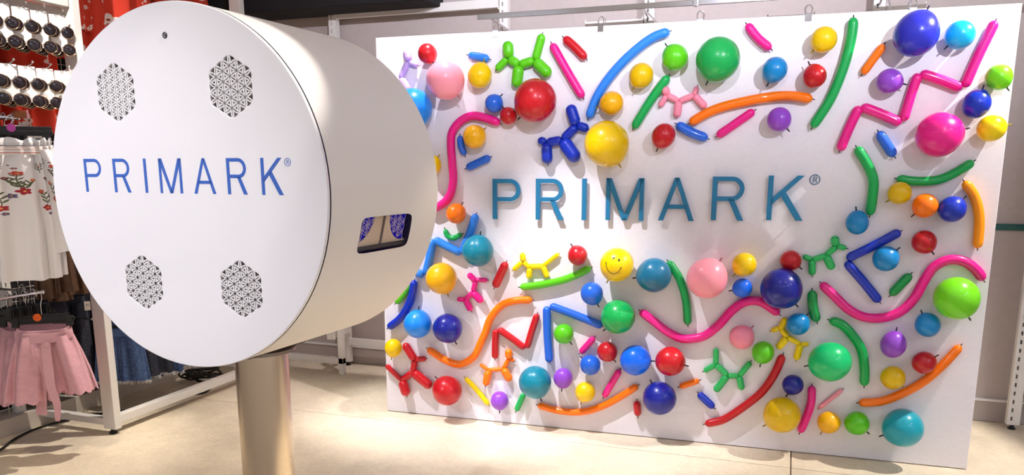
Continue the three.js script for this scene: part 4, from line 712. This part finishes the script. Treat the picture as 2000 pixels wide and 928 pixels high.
// ---- red floral robes behind the post
function robeTexture() {
  const c = document.createElement('canvas'); c.width = 1024; c.height = 1024; const x = c.getContext('2d');
  x.fillStyle = '#d43a22'; x.fillRect(0, 0, 1024, 1024);
  let q = 99; const r = () => { q = (q * 1664525 + 1013904223) >>> 0; return q / 4294967296; };
  const bloom = (a, b, s) => { x.fillStyle = r() > 0.2 ? '#f6e9e0' : '#efc4b4'; const k = r() * 6; for (let m = 0; m < 5; m++) { const w = k + m * 1.2566; x.beginPath(); x.ellipse(a + Math.cos(w) * s * 0.62, b + Math.sin(w) * s * 0.62, s * 0.46, s * 0.36, w, 0, 7); x.fill(); } x.fillStyle = '#8a2a1c'; x.beginPath(); x.arc(a, b, s * 0.2, 0, 7); x.fill(); };
  for (let v = 40; v < 1024; v += 118) for (let u = 30; u < 1024; u += 128) {
    const a = u + (r() - 0.5) * 70 + (v % 3) * 20, b = v + (r() - 0.5) * 60;
    if (r() < 0.3) continue;
    bloom(a, b, 22 + r() * 8); if (r() > 0.35) bloom(a + 30, b + 24, 15 + r() * 6); if (r() > 0.5) bloom(a - 12, b + 44, 12 + r() * 5);
    x.strokeStyle = '#a03424'; x.lineWidth = 3; x.beginPath(); x.moveTo(a, b + 14); x.quadraticCurveTo(a + 20, b + 50, a - 8, b + 80); x.stroke();
  }
  const t = new THREE.CanvasTexture(c); t.colorSpace = THREE.SRGBColorSpace; t.wrapS = t.wrapT = THREE.RepeatWrapping; return t;
}
const robe = mat(0xffffff, 0.85, { map: robeTexture(), side: THREE.DoubleSide });
for (const [x, y, z, hw, dp, len, lab] of [[-3.84, 2.78, -3.82, 0.24, 0.06, 1.1, 'red robe with white blossoms hanging right of the white post'], [-3.84, 2.62, -3.19, 0.19, 0.05, 0.96, 'red robe with white blossoms behind the sunglasses'], [-3.9, 2.74, -4.47, 0.22, 0.06, 1.0, 'red robe with white blossoms at the far end of the rack']]) {
  const t = thing('red_robe', lab, 'robe', [x, y, z], Math.PI / 2, 'red floral robes');
  part('body', cloth([[0, hw * 0.6, dp * 0.6, 0], [-0.1, hw, dp, 0], [-len * 0.5, hw * 1.04, dp, 0], [-len, hw * 1.12, dp * 1.1, 0]], { folds: 9, amp: 0.022, phase: z * 3, nu: 128, fold0: 0.6 }), robe, t);
  for (const s of [-1, 1]) part('sleeve', cloth([[-0.06, 0.05, dp * 0.8, s * hw * 0.85], [-0.3, 0.07, dp, s * hw * 1.0], [-0.55, 0.08, dp, s * hw * 1.02]], { folds: 4, amp: 0.014, phase: s, fold0: 0.5 }), robe, t);
  part('hanger_hook', tube([[0, -0.02, 0], [0, 0.05, 0], [0.012, 0.07, 0], [0, 0.085, 0], [-0.014, 0.075, 0]], 0.0022, 24, 6), M.chrome, t);
}
// ---- bronze trousers and dark denim
const bronze = fabric([96, 70, 50], 16, 24, 51, { roughness: 0.38, metalness: 0.35 }), navyDenim = fabric([44, 46, 58], 22, 64, 61), midDenim = fabric([62, 84, 124], 34, 48, 71), lightDenim = fabric([98, 122, 160], 36, 48, 81), fray = mat(0xd6d4d2, 0.95);
['bronze satin trousers hanging under the white blouse hem', 'bronze satin trousers in the middle below the white blouse', 'bronze satin trousers next to the drum edge'].forEach((lab, i) => {
  const t = thing('bronze_trousers', lab, 'trousers', [-3.78 - i * 0.035, 1.2, -3.2 - i * 0.1], 1.0, 'bronze trousers'); t.scale.z = 0.7; const len = 0.42 + (i % 2) * 0.03;
  part('leg', cloth([[0, 0.045, 0.03, -0.03], [-len * 0.5, 0.05, 0.035, -0.035], [-len, 0.06, 0.04, -0.035]], { folds: 4, amp: 0.01, phase: i }), bronze, t); part('leg', cloth([[0, 0.045, 0.03, 0.045], [-len * 0.5, 0.05, 0.035, 0.05], [-len + 0.03, 0.06, 0.04, 0.055]], { folds: 4, amp: 0.01, phase: i + 2 }), bronze, t);
  part('waistband', cloth([[0.03, 0.08, 0.03, 0.005], [-0.01, 0.084, 0.034, 0.005]], { folds: 3, amp: 0.002, nv: 4 }), bronze, t);
});
['dark jeans hanging between the pink shorts and the post', 'dark jeans beside the white post', 'dark jeans furthest right, mostly hidden by the white post'].forEach((lab, i) => {
  const t = thing('dark_jeans', lab, 'jeans', [-3.98, 0.7, -3.33 - [0, 0.13, 0.27][i]], 0.45, 'dark jeans');
  for (const s of [-1, 1]) part('leg', cloth([[0, 0.042, 0.03, s * 0.044], [-0.25, 0.046, 0.035, s * 0.048], [-0.5, 0.05, 0.036, s * 0.05]], { folds: 4, amp: 0.006, phase: i + s }), navyDenim, t);
  part('waistband', cloth([[0.04, 0.082, 0.03, 0], [-0.01, 0.086, 0.033, 0]], { folds: 3, amp: 0.002, nv: 4 }), navyDenim, t);
});
['faded denim shorts nearest the white post', 'dark denim shorts with frayed hem, second from the post', 'dark denim shorts with frayed hem, third from the post', 'blue denim shorts with frayed hem under the drum', 'pale denim shorts furthest from the post'].forEach((lab, i) => {
  const m = [midDenim, navyDenim, navyDenim, midDenim, lightDenim][i], t = thing('denim_shorts', lab, 'shorts', [-3.74 - (i % 2) * 0.02, 0.5, -3.56 - i * 0.1], 0.5, 'denim shorts'), len = 0.28 + (i === 3 ? 0.02 : 0); t.scale.z = 0.75;
  for (const s of [-1, 1]) {
    const l = part('leg', cloth([[0, 0.07, 0.028, s * 0.06], [-len * 0.5, 0.075, 0.034, s * 0.068], [-len, 0.082, 0.036, s * 0.074]], { folds: 5, amp: 0.008, phase: i + s }), m, t);
    const fr = []; for (let k = 0; k < 60; k++) { const a = k / 60 * 6.283, x = s * 0.074 + 0.082 * Math.sign(Math.cos(a)) * Math.abs(Math.cos(a)) ** 0.75, z = 0.038 * Math.sin(a); fr.push(bar([x, -len + 0.004, z], [x + (rnd() - 0.5) * 0.012, -len - 0.01 - rnd() * 0.012, z + (rnd() - 0.5) * 0.01], 0.0016, 4)); }
    part('frayed_hem', fr, fray, l).userData.kind = 'stuff';
  }
  part('waistband', cloth([[0.04, 0.125, 0.028, 0], [-0.005, 0.13, 0.032, 0]], { folds: 3, amp: 0.002, nv: 4 }), m, t);
});
{
  const t = thing('denim_jeans', 'straight blue jeans hanging lowest right of the post', 'jeans', [-3.98, 0.62, -3.84], 1.1);
  for (const s of [-1, 1]) part('leg', cloth([[0, 0.09, 0.03, s * 0.09], [-0.25, 0.1, 0.034, s * 0.1], [-0.5, 0.11, 0.036, s * 0.108]], { folds: 4, amp: 0.005, phase: s, hem: () => 0 }), fabric([54, 74, 112], 26, 40, 91), t);
  part('waistband', cloth([[0.04, 0.17, 0.03, 0], [-0.01, 0.18, 0.034, 0]], { folds: 3, amp: 0.002, nv: 4 }), midDenim, t);
  const o = thing('orange_top', 'orange garment peeking out below the drum', 'garment', [-3.86, 0.46, -4.45], 0.6); part('body', cloth([[0, 0.12, 0.04, 0], [-0.15, 0.15, 0.05, 0], [-0.3, 0.17, 0.05, 0]], { folds: 6, amp: 0.012 }), fabric([236, 138, 52], 14, 16, 95), o); part('strap', strap([[-0.05, 0.0, 0.02, 1], [-0.04, 0.06, 0, 1], [-0.02, 0.1, 0, 1]], 0.01), fabric([236, 138, 52], 14, 16, 96), o);
  const h = hangRail('chrome rail carrying the denim shorts', 0.62, -3.78, -3.42, -3.78, -4.25);
  const tg = thing('price_tag', 'small cream price tag hanging beside the white post', 'tag', [-3.6, 0.74, -3.235], 0.8); part('card', [rbox(0.03, 0.05, 0.0015, 0.0006)], mat(0xe6dfd0, 0.7), tg); part('print', [box(0.02, 0.003, 0.0004, 0, 0.008, 0.001), box(0.016, 0.003, 0.0004, 0, 0, 0.001)], mat(0x8a7c6a, 0.7), tg); part('string', [bar([0, 0.024, 0], [0.004, 0.09, -0.005], 0.0008, 4)], M.dark, tg);
}
// ---- cable on the floor
{
  const pts = []; for (let i = 0; i <= 90; i++) { const a = i * 0.42, k = 0.75 + 0.25 * Math.sin(i * 0.9); pts.push([-3.83 + Math.cos(a) * 0.15 * k + Math.sin(i * 0.31) * 0.025, 0.012 + 0.03 * Math.abs(Math.sin(i * 0.37)) + i * 0.0006, -4.33 + Math.sin(a) * 0.12 * k]); }
  const t = thing('power_cable', 'black power cable coiled on the floor under the rack and trailing away', 'cable', [0, 0, 0]);
  part('coil', tube(pts, 0.0065, 700, 7), mat(0x17140f, 0.55), t);
  part('lead', tube([[-3.7, 0.012, -4.28], [-3.62, 0.008, -4.09], [-3.745, 0.008, -3.98], [-3.77, 0.008, -3.85], [-3.82, 0.008, -3.6], [-3.95, 0.008, -3.45], [-4.02, 0.008, -3.2], [-3.98, 0.008, -3.02], [-3.88, 0.008, -2.82], [-3.86, 0.008, -2.6]], 0.0065, 200, 7), mat(0x17140f, 0.55), t);
  const f = thing('far_rack', 'low white rack frame beyond the cable coil under the drum', 'rack', [-3.95, 0, -4.85], 0);
  part('post', [rbox(0.04, 0.6, 0.04, 0.003, -0.35, 0.3, 0)], M.whiteMetal, f); part('rail', [rbox(1.3, 0.045, 0.04, 0.003, 0.3, 0.1, 0)], M.whiteMetal, f);
  part('bracket', [box(0.02, 0.03, 0.03, -0.32, 0.16, 0.01)], M.dark, f); part('post', [rbox(0.04, 0.6, 0.04, 0.003, 0.93, 0.3, 0)], M.whiteMetal, f);
  const g = thing('storage_box', 'grey storage box by the far wall under the drum', 'box', [-3.92, 0, -5.05]); part('body', [rbox(0.5, 0.2, 0.14, 0.004, 0, 0.1, 0)], mat(0x9a9086, 0.8), g); part('lid', [rbox(0.52, 0.02, 0.15, 0.003, 0, 0.211, 0)], mat(0xa89e94, 0.8), g);
}
// ---------------------------------------------------------------- what the glossy drum front mirrors: wire display wall and white pillar on the side wall
{
  const g = thing('side_grid_display', 'white wire grid display on the side wall outside the picture', 'grid panel', [XL + 0.03, 0, 0.9]);
  const w = []; for (let z = -0.9; z <= 0.91; z += 0.1) w.push(bar([0.02, 0.6, z], [0.02, 2.9, z], 0.006, 5)); for (let y = 0.6; y < 2.91; y += 0.1) w.push(bar([0.028, y, -0.9], [0.028, y, 0.9], 0.006, 5));
  part('wire_mesh', w, M.white, g).userData.kind = 'stuff'; part('back_board', [rbox(0.02, 2.4, 1.9, 0.003, -0.01, 1.75, 0)], mat(0x9b918b, 0.8), g);
  structure('trim_4', [rbox(0.22, CEIL - 0.002, 0.3, 0.005, XL + 0.112, CEIL / 2, -0.35)], M.white, 'white pillar on the side wall outside the picture', 'column');
}
renderer.render(scene, camera);
